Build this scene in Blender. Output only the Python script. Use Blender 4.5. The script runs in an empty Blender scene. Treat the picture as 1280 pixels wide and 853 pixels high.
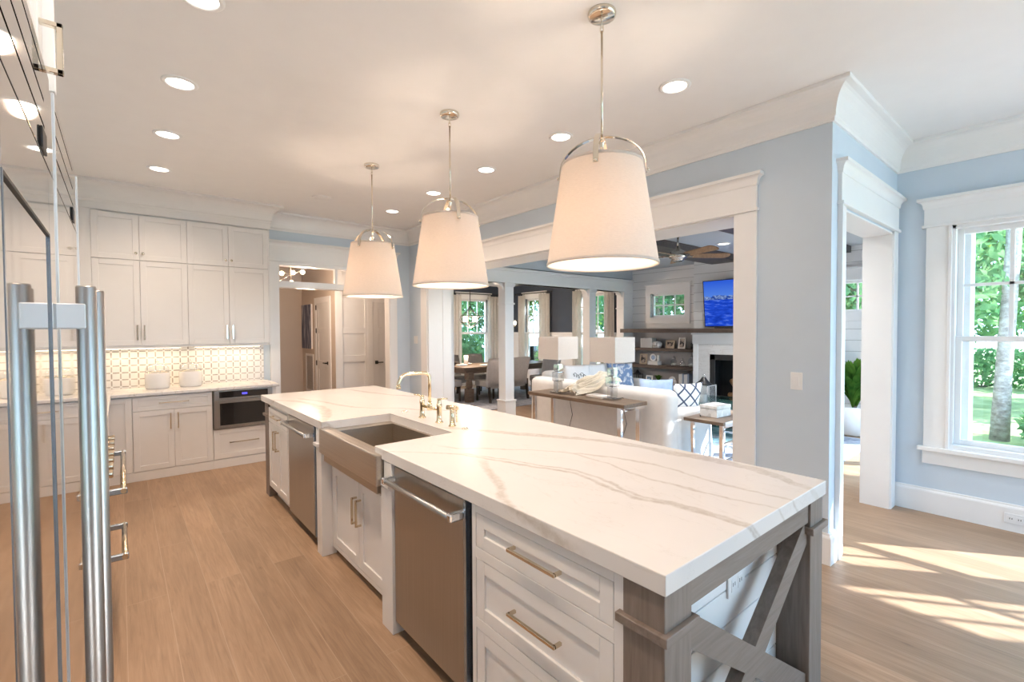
import bpy, bmesh, math, random
from mathutils import Vector, Matrix
from math import sin, cos, pi, radians as rad

S = bpy.context.scene
C = S.collection
random.seed(7)

# ------------------------------------------------------------------ camera
cam = bpy.data.cameras.new('camera')
cam.sensor_width = 36.0
cam.lens = 36.0 * 592.2 / 1280.0
cam.clip_start = 0.01
co = bpy.data.objects.new('camera', cam)
C.objects.link(co)
YAW, PITCH, ROLL = rad(39.62), rad(-1.37), rad(-0.29)
_f = Vector((sin(YAW), cos(YAW), 0)); _r = Vector((cos(YAW), -sin(YAW), 0)); _u = Vector((0, 0, 1))
_f2 = _f * cos(PITCH) + _u * sin(PITCH); _u2 = _u * cos(PITCH) - _f * sin(PITCH)
_r3 = _r * cos(ROLL) + _u2 * sin(ROLL); _u3 = _u2 * cos(ROLL) - _r * sin(ROLL)
m = Matrix.Identity(4)
for i in range(3):
    m[i][0] = _r3[i]; m[i][1] = _u3[i]; m[i][2] = -_f2[i]
m[0][3], m[1][3], m[2][3] = 0, 0, 1.55
co.matrix_world = m
S.camera = co

# ------------------------------------------------------------------ world, sun, exposure
S.view_settings.view_transform = 'Standard'
S.view_settings.look = 'None'
S.view_settings.gamma = 1.0
S.view_settings.use_curve_mapping = False
S.view_settings.exposure = 0.50
W = bpy.data.worlds.new('sky'); S.world = W
W.use_nodes = True
wn = W.node_tree.nodes; wl = W.node_tree.links
wn.clear()
wo = wn.new('ShaderNodeOutputWorld'); wb = wn.new('ShaderNodeBackground')
tc = wn.new('ShaderNodeTexCoord'); sp = wn.new('ShaderNodeSeparateXYZ'); cr = wn.new('ShaderNodeValToRGB')
wl.new(tc.outputs['Generated'], sp.inputs[0]); wl.new(sp.outputs['Z'], cr.inputs[0])
cr.color_ramp.elements[0].position = 0.0; cr.color_ramp.elements[0].color = (0.47, 0.75, 1.0, 1)
cr.color_ramp.elements[1].position = 0.6; cr.color_ramp.elements[1].color = (0.38, 0.66, 1.0, 1)
wl.new(cr.outputs[0], wb.inputs[0]); wb.inputs[1].default_value = 5.5
wl.new(wb.outputs[0], wo.inputs[0])

def light(name, kind, loc, power, color, **k):
    d = bpy.data.lights.new(name, kind); d.energy = power; d.color = color
    o = bpy.data.objects.new(name, d); C.objects.link(o); o.location = loc
    for a, v in k.items(): setattr(d, a, v)
    return o
sun = light('sun', 'SUN', (9, -6, 8), 15.0, (0.90, 0.96, 1.0), angle=rad(0.6))
sun.rotation_euler = Vector((-0.876, 1.2, -1.0)).to_track_quat('-Z', 'Y').to_euler()

def portal(name, loc, aim, sx, sy):
    d = bpy.data.lights.new(name, 'AREA'); d.shape = 'RECTANGLE'; d.size = sx; d.size_y = sy
    o = bpy.data.objects.new(name, d); C.objects.link(o); o.location = loc
    o.rotation_euler = Vector(aim).to_track_quat('-Z', 'Y').to_euler()
    try: d.cycles.is_portal = True
    except Exception: pass
portal('window_portal', (5.42, -0.95, 1.46), (-1, 0, 0), 3.5, 2.0)
portal('rear_portal', (3.6, -3.5, 1.4), (0, 1, 0), 2.9, 2.8)
portal('living_portal', (6.8, 1.02, 1.4), (0, 1, 0), 3.0, 2.3)
portal('dining_portal', (9.02, 8.7, 1.5), (-1, 0, 0), 3.4, 2.0)

WARM = (1.0, 0.76, 0.58)
P_CAN, P_PEND, P_UNDER = 48.0, 19.0, 1.5

# ------------------------------------------------------------------ materials
def nm(name):
    mt = bpy.data.materials.new(name); mt.use_nodes = True
    nt = mt.node_tree; b = nt.nodes['Principled BSDF']
    return mt, nt, b
def N(nt, kind, **k):
    n = nt.nodes.new(kind)
    for a, v in k.items(): setattr(n, a, v)
    return n
def L(nt, a, b): nt.links.new(a, b)
def math_(nt, op, a, b=None, c=None):
    n = N(nt, 'ShaderNodeMath', operation=op)
    for i, v in enumerate((a, b, c)):
        if v is None: continue
        if isinstance(v, (int, float)): n.inputs[i].default_value = v
        else: L(nt, v, n.inputs[i])
    return n.outputs[0]
def pos(nt, scale=None, obj=True):
    t = N(nt, 'ShaderNodeTexCoord')
    o = t.outputs['Object']
    if scale:
        mp = N(nt, 'ShaderNodeMapping'); mp.inputs['Scale'].default_value = scale
        L(nt, o, mp.inputs[0]); o = mp.outputs[0]
    return o
def wpos(nt, scale=None):
    o = N(nt, 'ShaderNodeNewGeometry').outputs['Position']
    if scale:
        mp = N(nt, 'ShaderNodeMapping'); mp.inputs['Scale'].default_value = scale
        L(nt, o, mp.inputs[0]); o = mp.outputs[0]
    return o
def noise(nt, vec, scale, detail=3, rough=0.5, dist=0.0):
    n = N(nt, 'ShaderNodeTexNoise'); n.inputs['Scale'].default_value = scale
    n.inputs['Detail'].default_value = detail; n.inputs['Roughness'].default_value = rough
    n.inputs['Distortion'].default_value = dist
    L(nt, vec, n.inputs['Vector']); return n.outputs['Fac']
def ramp(nt, fac, stops, interp='LINEAR'):
    r = N(nt, 'ShaderNodeValToRGB'); r.color_ramp.interpolation = interp
    e = r.color_ramp.elements
    while len(e) < len(stops): e.new(0.5)
    for i, (p, c) in enumerate(stops):
        e[i].position = p; e[i].color = tuple(c) + (1,) if len(c) == 3 else c
    L(nt, fac, r.inputs[0]); return r.outputs[0]
def mix(nt, fac, a, b, mode='MIX'):
    n = N(nt, 'ShaderNodeMix', data_type='RGBA', blend_type=mode)
    for sock, v in ((n.inputs[0], fac), (n.inputs[6], a), (n.inputs[7], b)):
        if isinstance(v, (int, float)): sock.default_value = v
        elif isinstance(v, (tuple, list)): sock.default_value = tuple(v) + (1,) if len(v) == 3 else v
        else: L(nt, v, sock)
    return n.outputs[2]
def bump(nt, b, h, strength=0.3, dist=0.01):
    n = N(nt, 'ShaderNodeBump'); n.inputs['Strength'].default_value = strength; n.inputs['Distance'].default_value = dist
    L(nt, h, n.inputs['Height']); L(nt, n.outputs[0], b.inputs['Normal'])
def plain(name, col, rough=0.5, metal=0.0, var=0.04, vs=6.0, bmp=0.0, spec=None, coat=0.0):
    mt, nt, b = nm(name)
    f = noise(nt, wpos(nt) if False else pos(nt), vs, 3)
    lo = tuple(max(0, c * (1 - var)) for c in col); hi = tuple(min(1, c * (1 + var)) for c in col)
    L(nt, ramp(nt, f, [(0.3, lo), (0.7, hi)]), b.inputs['Base Color'])
    b.inputs['Roughness'].default_value = rough; b.inputs['Metallic'].default_value = metal
    if spec is not None: b.inputs['Specular IOR Level'].default_value = spec
    if coat: b.inputs['Coat Weight'].default_value = coat; b.inputs['Coat Roughness'].default_value = 0.1
    if bmp:
        bump(nt, b, noise(nt, pos(nt), vs * 20, 2), bmp, 0.004)
    return mt
M = {}
M['wall_blue'] = plain('wall_blue', (0.60, 0.69, 0.78), 0.6, var=0.01)
M['ceiling'] = plain('ceiling_paint', (0.86, 0.86, 0.86), 0.7, var=0.01)
M['white'] = plain('white_trim', (0.84, 0.84, 0.84), 0.35, var=0.01)
M['cab'] = plain('cabinet_white', (0.76, 0.755, 0.75), 0.35, var=0.01)
M['greige'] = plain('hall_paint', (0.60, 0.52, 0.45), 0.6, var=0.01)
M['greyblue'] = plain('grey_blue_paint', (0.52, 0.56, 0.60), 0.6, var=0.01)
M['navy'] = plain('navy_wall', (0.045, 0.058, 0.085), 0.6, var=0.06)
M['greywall'] = plain('grey_shelf_back', (0.42, 0.42, 0.44), 0.6, var=0.02)
M['nickel'] = plain('polished_nickel', (0.78, 0.72, 0.62), 0.12, 1.0, var=0.03)
M['gold'] = plain('warm_nickel', (0.66, 0.56, 0.42), 0.2, 1.0, var=0.03)
M['chrome'] = plain('chrome', (0.82, 0.84, 0.87), 0.08, 1.0, var=0.02)
M['black'] = plain('black_metal', (0.015, 0.015, 0.016), 0.4, 0.0)
M['dark'] = plain('dark_gap', (0.03, 0.028, 0.026), 0.6)
M['blackglass'] = plain('black_glass', (0.012, 0.012, 0.014), 0.05, coat=0.5)
M['ceramic'] = plain('white_ceramic', (0.82, 0.80, 0.77), 0.25)
M['linen'] = plain('white_slipcover', (0.70, 0.685, 0.67), 0.9, var=0.03, vs=12, bmp=0.15)
M['pillow'] = plain('pillow_white', (0.82, 0.82, 0.83), 0.9, var=0.03, vs=12, bmp=0.1)
M['throw'] = plain('cream_throw', (0.92, 0.86, 0.75), 0.95, var=0.04, vs=30, bmp=0.4)
M['chairfab'] = plain('chair_linen', (0.44, 0.43, 0.43), 0.9, var=0.05, vs=20, bmp=0.1)
M['curtain'] = plain('curtain_cream', (0.86, 0.84, 0.80), 0.9, var=0.03, vs=14)
M['plate'] = plain('switch_plate', (0.82, 0.83, 0.84), 0.3)
M['rubber'] = plain('cord_black', (0.03, 0.03, 0.03), 0.6)
M['frame_wood'] = plain('frame_pale_wood', (0.45, 0.36, 0.27), 0.5, var=0.15, vs=30)
M['tapmetal'] = plain('golden_nickel', (0.84, 0.70, 0.48), 0.12, 1.0, var=0.02)
M['fanmetal'] = plain('brushed_fan_metal', (0.42, 0.39, 0.35), 0.25, 1.0, var=0.04)
M['silver'] = plain('silver_frame', (0.55, 0.55, 0.56), 0.3, 0.8)
M['book'] = plain('book_cover', (0.76, 0.75, 0.74), 0.7, var=0.04, vs=20)
M['bookblue'] = plain('book_blue', (0.35, 0.42, 0.55), 0.7, var=0.1, vs=20)
M['stone_path'] = plain('path_stone', (0.52, 0.50, 0.52), 0.9, var=0.15, vs=5, bmp=0.3)
M['coral'] = plain('coral', (0.70, 0.68, 0.66), 0.9, var=0.35, vs=22, bmp=0.5)

def wood(name, c1, c2, c3, axis='z', rough=0.5, sc=1.0):
    mt, nt, b = nm(name)
    s = {'x': (1.2, 16, 16), 'y': (16, 1.2, 16), 'z': (16, 16, 1.2)}[axis]
    v = pos(nt, tuple(k * sc for k in s))
    f = noise(nt, v, 3.0, 6, 0.6, 0.6)
    L(nt, ramp(nt, f, [(0.28, c1), (0.5, c2), (0.72, c3)]), b.inputs['Base Color'])
    b.inputs['Roughness'].default_value = rough
    bump(nt, b, f, 0.15, 0.002)
    return mt
M['post'] = wood('grey_brown_wood', (0.155, 0.122, 0.10), (0.20, 0.162, 0.138), (0.245, 0.205, 0.18), 'z', 0.5)
M['postx'] = wood('grey_brown_wood_rail', (0.155, 0.122, 0.10), (0.20, 0.162, 0.138), (0.245, 0.205, 0.18), 'x', 0.5)
M['darkwood'] = wood('dark_shelf_wood', (0.05, 0.033, 0.025), (0.085, 0.058, 0.045), (0.13, 0.09, 0.07), 'y', 0.45)
M['tablewood'] = wood('console_wood', (0.09, 0.06, 0.04), (0.155, 0.11, 0.077), (0.21, 0.155, 0.11), 'y', 0.5)
M['dinewood'] = wood('dining_wood', (0.07, 0.048, 0.034), (0.12, 0.085, 0.062), (0.18, 0.13, 0.10), 'x', 0.45)
M['blade'] = wood('fan_blade_wood', (0.16, 0.09, 0.045), (0.28, 0.165, 0.085), (0.36, 0.22, 0.12), 'x', 0.4)
M['legdark'] = plain('dark_leg', (0.03, 0.022, 0.018), 0.4)
M['panelwood'] = wood('dark_ceiling_planks', (0.05, 0.042, 0.04), (0.085, 0.072, 0.068), (0.12, 0.10, 0.095), 'y', 0.5)

# oak plank floor
def floor_mat():
    mt, nt, b = nm('oak_plank_floor')
    p = wpos(nt)
    s = N(nt, 'ShaderNodeSeparateXYZ'); L(nt, p, s.inputs[0])
    cb = N(nt, 'ShaderNodeCombineXYZ'); L(nt, s.outputs['Y'], cb.inputs[0]); L(nt, s.outputs['X'], cb.inputs[1])
    br = N(nt, 'ShaderNodeTexBrick', offset=0.37, offset_frequency=2)
    L(nt, cb.outputs[0], br.inputs['Vector'])
    br.inputs['Scale'].default_value = 1.0
    br.inputs['Brick Width'].default_value = 2.1; br.inputs['Row Height'].default_value = 0.19
    br.inputs['Mortar Size'].default_value = 0.0016; br.inputs['Mortar Smooth'].default_value = 0.1
    br.inputs['Color1'].default_value = (0.0, 0.0, 0.0, 1); br.inputs['Color2'].default_value = (1, 1, 1, 1)
    br.inputs['Mortar'].default_value = (0.5, 0.5, 0.5, 1)
    # shift the grain per plank
    sh = N(nt, 'ShaderNodeVectorMath', operation='MULTIPLY_ADD')
    L(nt, br.outputs['Color'], sh.inputs[0]); sh.inputs[1].default_value = (7, 13, 5); L(nt, p, sh.inputs[2])
    mp = N(nt, 'ShaderNodeMapping'); mp.inputs['Scale'].default_value = (20, 1.1, 1); L(nt, sh.outputs[0], mp.inputs[0])
    g = noise(nt, mp.outputs[0], 2.2, 7, 0.62, 1.2)
    mp2 = N(nt, 'ShaderNodeMapping'); mp2.inputs['Scale'].default_value = (2.2, 0.8, 1); L(nt, sh.outputs[0], mp2.inputs[0])
    g2 = noise(nt, mp2.outputs[0], 1.6, 3, 0.5)
    base = ramp(nt, g, [(0.22, (0.25, 0.158, 0.095)), (0.5, (0.365, 0.242, 0.154)), (0.78, (0.46, 0.322, 0.218))])
    v = ramp(nt, br.outputs['Color'], [(0.0, (0.86, 0.85, 0.84)), (0.5, (0.97, 0.97, 0.97)), (1.0, (1.08, 1.07, 1.06))])
    c = mix(nt, 1.0, base, v, 'MULTIPLY')
    c = mix(nt, 1.0, c, ramp(nt, g2, [(0.3, (0.88, 0.87, 0.86)), (0.7, (1.08, 1.08, 1.08))]), 'MULTIPLY')
    vo = N(nt, 'ShaderNodeTexVoronoi'); vo.inputs['Scale'].default_value = 2.6
    mp3 = N(nt, 'ShaderNodeMapping'); mp3.inputs['Scale'].default_value = (1.5, 0.7, 1); L(nt, p, mp3.inputs[0]); L(nt, mp3.outputs[0], vo.inputs['Vector'])
    kn = ramp(nt, vo.outputs['Distance'], [(0.0, (0.45, 0.40, 0.36)), (0.035, (0.85, 0.84, 0.82)), (0.07, (1, 1, 1))])
    c = mix(nt, 0.8, c, kn, 'MULTIPLY')
    c = mix(nt, br.outputs['Fac'], c, (0.41, 0.30, 0.21))
    L(nt, c, b.inputs['Base Color'])
    b.inputs['Roughness'].default_value = 0.42
    L(nt, ramp(nt, g, [(0.2, (0.36,) * 3), (0.8, (0.52,) * 3)]), b.inputs['Roughness'])
    bump(nt, b, g, 0.08, 0.002)
    return mt
M['floor'] = floor_mat()

def quartz(name, scale=1.0, amount=1.0):
    mt, nt, b = nm(name)
    p = wpos(nt)
    def vein(sx, sy, sz, off, width, level, mod, det=2.0):
        mp = N(nt, 'ShaderNodeMapping'); mp.inputs['Scale'].default_value = (sx * scale, sy * scale, sz * scale)
        mp.inputs['Location'].default_value = off; mp.inputs['Rotation'].default_value = (0, 0, rad(-9)); L(nt, p, mp.inputs[0])
        n = noise(nt, mp.outputs[0], 1.0, det, 0.45, 0.25)
        d = math_(nt, 'ABSOLUTE', math_(nt, 'SUBTRACT', n, level))
        k = math_(nt, 'SUBTRACT', 1.0, math_(nt, 'DIVIDE', d, width))
        k = math_(nt, 'MAXIMUM', k, 0.0)
        k = math_(nt, 'POWER', k, 0.7)
        mm = noise(nt, p, mod, 2)
        return math_(nt, 'MULTIPLY', k, ramp(nt, mm, [(0.36, (0.0,) * 3), (0.58, (1,) * 3)]))
    v1 = vein(3.2, 0.55, 3.2, (3.1, 1.7, 0.3), 0.014, 0.50, 1.1)
    v2 = vein(3.2, 0.55, 3.2, (3.1, 1.7, 0.3), 0.007, 0.535, 1.6)
    v3 = vein(2.0, 0.7, 2.0, (8.1, 4.2, 2.3), 0.024, 0.47, 0.9, 3.0)
    v4 = vein(5.0, 1.6, 5.0, (1.1, 9.2, 5.3), 0.012, 0.58, 2.2, 4.0)
    v = math_(nt, 'MAXIMUM', math_(nt, 'MAXIMUM', v1, v2), math_(nt, 'MAXIMUM', math_(nt, 'MULTIPLY', v3, 0.8), math_(nt, 'MULTIPLY', v4, 0.35)))
    cl = noise(nt, p, 1.4, 4)
    base = ramp(nt, cl, [(0.3, (0.69, 0.675, 0.66)), (0.7, (0.74, 0.73, 0.72))])
    c = mix(nt, math_(nt, 'MULTIPLY', v, 0.85 * amount), base, (0.43, 0.385, 0.34))
    L(nt, c, b.inputs['Base Color'])
    b.inputs['Roughness'].default_value = 0.22; b.inputs['Specular IOR Level'].default_value = 0.32
    return mt
def island_quartz():
    mt, nt, b = nm('veined_quartz')
    p = wpos(nt); s = N(nt, 'ShaderNodeSeparateXYZ'); L(nt, p, s.inputs[0])
    wob = noise(nt, p, 7.0, 5, 0.6); wob2 = noise(nt, p, 2.3, 2)
    xe = math_(nt, 'ADD', math_(nt, 'ADD', s.outputs['X'], math_(nt, 'SUBTRACT', s.outputs['Z'], 0.935)), math_(nt, 'MULTIPLY_ADD', wob, 0.07, -0.035))
    yn = math_(nt, 'DIVIDE', math_(nt, 'SUBTRACT', s.outputs['Y'], 0.5), 5.0)
    veins = [
        ([(1.50, 2.75), (1.623, 2.473), (1.81, 2.09), (1.961, 1.84), (2.069, 1.583), (2.102, 1.27), (2.133, 1.04), (2.098, 0.829), (2.025, 0.661)], (0.045, 0.012), 0.75, (0.6, 2.6)),
        ([(1.02, 2.3), (1.108, 2.17), (1.298, 1.918), (1.401, 1.595), (1.48, 1.39), (1.463, 1.222), (1.438, 1.037), (1.482, 0.908), (1.494, 0.775), (1.497, 0.6)], (0.012, 0.012), 0.9, (0.5, 2.35)),
        ([(1.08, 2.28), (1.15, 2.13), (1.335, 1.90), (1.44, 1.595), (1.515, 1.39), (1.505, 1.222), (1.465, 1.037), (1.50, 0.908), (1.51, 0.775), (1.515, 0.6)], (0.010, 0.010), 0.8, (0.5, 2.2)),
        ([(1.715, 1.518), (1.7, 1.339), (1.666, 1.167), (1.666, 1.021), (1.685, 0.874), (1.716, 0.6)], (0.010, 0.012), 0.8, (0.5, 1.7)),
        ([(1.30, 2.15), (1.431, 1.985), (1.682, 1.675), (1.817, 1.39), (1.856, 1.226), (1.842, 1.048), (1.822, 0.888), (1.843, 0.6)], (0.014, 0.012), 0.7, (0.5, 2.2)),
        ([(1.30, 1.80), (1.274, 1.741), (1.142, 1.468), (1.049, 1.299), (1.0, 1.08), (0.975, 0.9)], (0.03, 0.02), 0.85, (0.9, 1.85)),
        ([(1.75, 5.04), (1.813, 4.918), (1.899, 4.541), (1.978, 4.199), (2.104, 3.918)], (0.03, 0.012), 0.7, (3.85, 5.1)),
        ([(1.02, 4.65), (1.178, 4.357), (1.232, 3.972), (1.167, 3.571), (1.045, 3.296), (1.0, 3.2)], (0.04, 0.02), 0.75, (3.1, 4.7)),
        ([(1.25, 4.5), (1.325, 4.27), (1.389, 3.898), (1.507, 3.607), (1.687, 3.449), (1.778, 3.252), (1.95, 3.0)], (0.025, 0.012), 0.7, (3.0, 4.6)),
        ([(1.35, 3.95), (1.406, 3.819), (1.529, 3.588), (1.644, 3.427), (1.74, 3.30)], (0.010, 0.010), 0.6, (3.3, 4.0)),
    ]
    tot = None
    for pts, (w, soft), amt, (ya, yb) in veins:
        fc = N(nt, 'ShaderNodeFloatCurve'); cv = fc.mapping.curves[0]; ps = sorted(((y - 0.5) / 5.0, (x - 0.9) / 1.4) for x, y in pts)
        cv.points[0].location = (min(ps[0][0], 0.001) if False else 0.0, ps[0][1]); cv.points[1].location = (1.0, ps[-1][1])
        for q in ps: cv.points.new(*q)
        fc.mapping.update(); L(nt, yn, fc.inputs['Value'])
        xv = math_(nt, 'MULTIPLY_ADD', fc.outputs[0], 1.4, 0.9)
        d = math_(nt, 'ABSOLUTE', math_(nt, 'SUBTRACT', xe, xv))
        ww = math_(nt, 'MULTIPLY', ramp(nt, wob2, [(0.3, (0.35,) * 3), (0.7, (1.15,) * 3)]), w)
        kf = math_(nt, 'DIVIDE', math_(nt, 'SUBTRACT', math_(nt, 'ADD', ww, soft * 0.5), d), soft)
        kc = math_(nt, 'MINIMUM', math_(nt, 'MAXIMUM', kf, 0.0), 1.0)
        y = s.outputs['Y']
        m1 = math_(nt, 'MINIMUM', math_(nt, 'MAXIMUM', math_(nt, 'DIVIDE', math_(nt, 'SUBTRACT', y, ya), 0.12), 0.0), 1.0)
        m2 = math_(nt, 'MINIMUM', math_(nt, 'MAXIMUM', math_(nt, 'DIVIDE', math_(nt, 'SUBTRACT', yb, y), 0.12), 0.0), 1.0)
        kc = math_(nt, 'MULTIPLY', math_(nt, 'MULTIPLY', kc, amt), math_(nt, 'MULTIPLY', m1, m2))
        tot = kc if tot is None else math_(nt, 'MAXIMUM', tot, kc)
    hz = noise(nt, p, 26, 4, 0.7)
    tot = math_(nt, 'MULTIPLY', tot, ramp(nt, hz, [(0.3, (0.35,) * 3), (0.6, (1,) * 3)]))
    # hairline feathering
    mp = N(nt, 'ShaderNodeMapping'); mp.inputs['Scale'].default_value = (5, 1.4, 5); L(nt, p, mp.inputs[0])
    fn = noise(nt, mp.outputs[0], 1.0, 6, 0.6, 0.4); fd = math_(nt, 'SUBTRACT', 1.0, math_(nt, 'MULTIPLY', math_(nt, 'ABSOLUTE', math_(nt, 'SUBTRACT', fn, 0.57)), 160))
    tot = math_(nt, 'MAXIMUM', tot, math_(nt, 'MULTIPLY', math_(nt, 'MAXIMUM', fd, 0.0), 0.22))
    cl = noise(nt, p, 1.4, 4)
    base = ramp(nt, cl, [(0.3, (0.69, 0.675, 0.66)), (0.7, (0.74, 0.73, 0.72))])
    L(nt, mix(nt, math_(nt, 'MULTIPLY', tot, 0.8), base, (0.44, 0.395, 0.345)), b.inputs['Base Color'])
    b.inputs['Roughness'].default_value = 0.22; b.inputs['Specular IOR Level'].default_value = 0.32
    return mt
M['quartz'] = island_quartz()
M['marble'] = quartz('counter_marble', 2.2, 0.7)
M['surround'] = quartz('fireplace_marble', 4.0, 0.6)

def steel(name, col, rough, axis='z', dark=1.0):
    mt, nt, b = nm(name)
    s = {'z': (220, 220, 1.5), 'y': (220, 1.5, 220), 'x': (1.5, 220, 220)}[axis]
    f = noise(nt, pos(nt, s), 1.0, 2)
    L(nt, ramp(nt, f, [(0.3, tuple(c * 0.93 for c in col)), (0.7, tuple(min(1, c * 1.05) for c in col))]), b.inputs['Base Color'])
    b.inputs['Metallic'].default_value = 1.0; b.inputs['Roughness'].default_value = rough
    return mt
M['steel'] = steel('brushed_steel', (0.43, 0.415, 0.395), 0.30, 'z')
M['steelh'] = steel('brushed_steel_apron', (0.58, 0.53, 0.47), 0.30, 'y')
M['steelbasin'] = steel('brushed_steel_basin', (0.50, 0.45, 0.39), 0.34, 'y')
M['tube'] = steel('satin_tube', (0.44, 0.43, 0.42), 0.36, 'z')
M['mirror'] = plain('polished_steel', (0.80, 0.775, 0.755), 0.035, 1.0, var=0.01)
M['bracket'] = plain('window_lit_satin', (0.72, 0.78, 0.85), 0.35, 0.5, var=0.02)  # bluish white puts reflected window light into the base colour
M['bluesteel'] = plain('steel_edge', (0.38, 0.46, 0.56), 0.25, 1.0, var=0.02)

def tile_mat():
    mt, nt, b = nm('basketweave_tile')
    s = N(nt, 'ShaderNodeSeparateXYZ'); L(nt, wpos(nt), s.inputs[0])
    T = 0.078
    def fr(o): return math_(nt, 'SUBTRACT', math_(nt, 'FRACT', math_(nt, 'DIVIDE', o, T)), 0.5)
    u = math_(nt, 'ABSOLUTE', fr(s.outputs['X'])); v = math_(nt, 'ABSOLUTE', fr(s.outputs['Z']))
    eu = math_(nt, 'MULTIPLY', math_(nt, 'GREATER_THAN', u, 0.42), math_(nt, 'LESS_THAN', v, 0.36))
    ev = math_(nt, 'MULTIPLY', math_(nt, 'GREATER_THAN', v, 0.42), math_(nt, 'LESS_THAN', u, 0.36))
    e = math_(nt, 'MAXIMUM', eu, ev)
    gn = noise(nt, wpos(nt), 9, 4)
    gcol = ramp(nt, gn, [(0.3, (0.30, 0.27, 0.25)), (0.7, (0.58, 0.54, 0.50))])
    wcol = ramp(nt, gn, [(0.3, (0.74, 0.72, 0.70)), (0.7, (0.82, 0.80, 0.78))])
    L(nt, mix(nt, e, wcol, gcol), b.inputs['Base Color'])
    b.inputs['Roughness'].default_value = 0.25
    return mt
M['tile'] = tile_mat()

def shiplap_mat(name, col, pitch=0.17, off=0.0):
    mt, nt, b = nm(name)
    s = N(nt, 'ShaderNodeSeparateXYZ'); L(nt, wpos(nt), s.inputs[0])
    f = math_(nt, 'FRACT', math_(nt, 'DIVIDE', math_(nt, 'ADD', s.outputs['Z'], off), pitch))
    g = math_(nt, 'LESS_THAN', f, 0.045)
    L(nt, mix(nt, g, col, tuple(c * 0.55 for c in col)), b.inputs['Base Color'])
    b.inputs['Roughness'].default_value = 0.4
    bump(nt, b, math_(nt, 'SUBTRACT', 1.0, g), 0.6, 0.01)
    return mt
M['shiplap'] = shiplap_mat('shiplap_white', (0.80, 0.80, 0.80))

def fabric_shade(name, col, trans=0.5, tcol=None):
    mt = bpy.data.materials.new(name); mt.use_nodes = True; nt = mt.node_tree; nt.nodes.clear()
    o = N(nt, 'ShaderNodeOutputMaterial'); d = N(nt, 'ShaderNodeBsdfDiffuse'); t = N(nt, 'ShaderNodeBsdfTranslucent'); mx = N(nt, 'ShaderNodeMixShader')
    f = noise(nt, pos(nt, (30, 30, 160)), 2.0, 3)
    c = ramp(nt, f, [(0.3, tuple(k * 0.93 for k in col)), (0.7, col)])
    L(nt, c, d.inputs[0]); mx.inputs[0].default_value = trans
    if tcol: L(nt, ramp(nt, f, [(0.3, tuple(k * 0.94 for k in tcol)), (0.7, tcol)]), t.inputs[0])
    else: L(nt, c, t.inputs[0])
    L(nt, d.outputs[0], mx.inputs[1]); L(nt, t.outputs[0], mx.inputs[2]); L(nt, mx.outputs[0], o.inputs[0])
    return mt
M['shade'] = fabric_shade('linen_shade', (0.86, 0.83, 0.80), 0.36, (0.92, 0.80, 0.68))
M['lampshade'] = fabric_shade('table_lamp_shade', (0.84, 0.82, 0.80), 0.35)

def emis(name, col, st):
    mt = bpy.data.materials.new(name); mt.use_nodes = True; nt = mt.node_tree; nt.nodes.clear()
    o = N(nt, 'ShaderNodeOutputMaterial'); e = N(nt, 'ShaderNodeEmission')
    e.inputs[0].default_value = tuple(col) + (1,); e.inputs[1].default_value = st; L(nt, e.outputs[0], o.inputs[0])
    return mt
M['bulb'] = emis('lit_bulb', (1.0, 0.80, 0.52), 7.0)
M['candisc'] = emis('lit_downlight', (1.0, 0.93, 0.82), 5.0)
M['display'] = emis('oven_display', (0.12, 0.10, 0.9), 1.2)

def glass(name, tint=(1, 1, 1), refl=0.12):
    mt = bpy.data.materials.new(name); mt.use_nodes = True; nt = mt.node_tree; nt.nodes.clear()
    o = N(nt, 'ShaderNodeOutputMaterial'); t = N(nt, 'ShaderNodeBsdfTransparent'); g = N(nt, 'ShaderNodeBsdfGlossy'); mx = N(nt, 'ShaderNodeMixShader')
    t.inputs[0].default_value = tuple(tint) + (1,); g.inputs['Roughness'].default_value = 0.02
    lw = N(nt, 'ShaderNodeLayerWeight'); lw.inputs[0].default_value = 0.5
    fr = math_(nt, 'MULTIPLY_ADD', math_(nt, 'POWER', lw.outputs['Facing'], 4.0), 0.5, 0.02 + refl * 0.2)
    L(nt, fr, mx.inputs[0]); L(nt, t.outputs[0], mx.inputs[1]); L(nt, g.outputs[0], mx.inputs[2]); L(nt, mx.outputs[0], o.inputs[0])
    return mt
M['pane'] = glass('window_glass')
M['jar'] = glass('jar_glass', (0.93, 0.95, 0.96), 0.3)
M['tealglass'] = glass('table_glass', (0.45, 0.68, 0.66), 0.35)
def solidglass(name, col):
    mt, nt, b = nm(name)
    f = noise(nt, pos(nt), 8, 2)
    L(nt, ramp(nt, f, [(0.0, tuple(c * 0.96 for c in col)), (1.0, col)]), b.inputs['Base Color'])
    b.inputs['Transmission Weight'].default_value = 1.0; b.inputs['Roughness'].default_value = 0.02; b.inputs['IOR'].default_value = 1.45
    return mt
M['crystal'] = glass('crystal', (0.86, 0.88, 0.90), 1.6)

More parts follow.
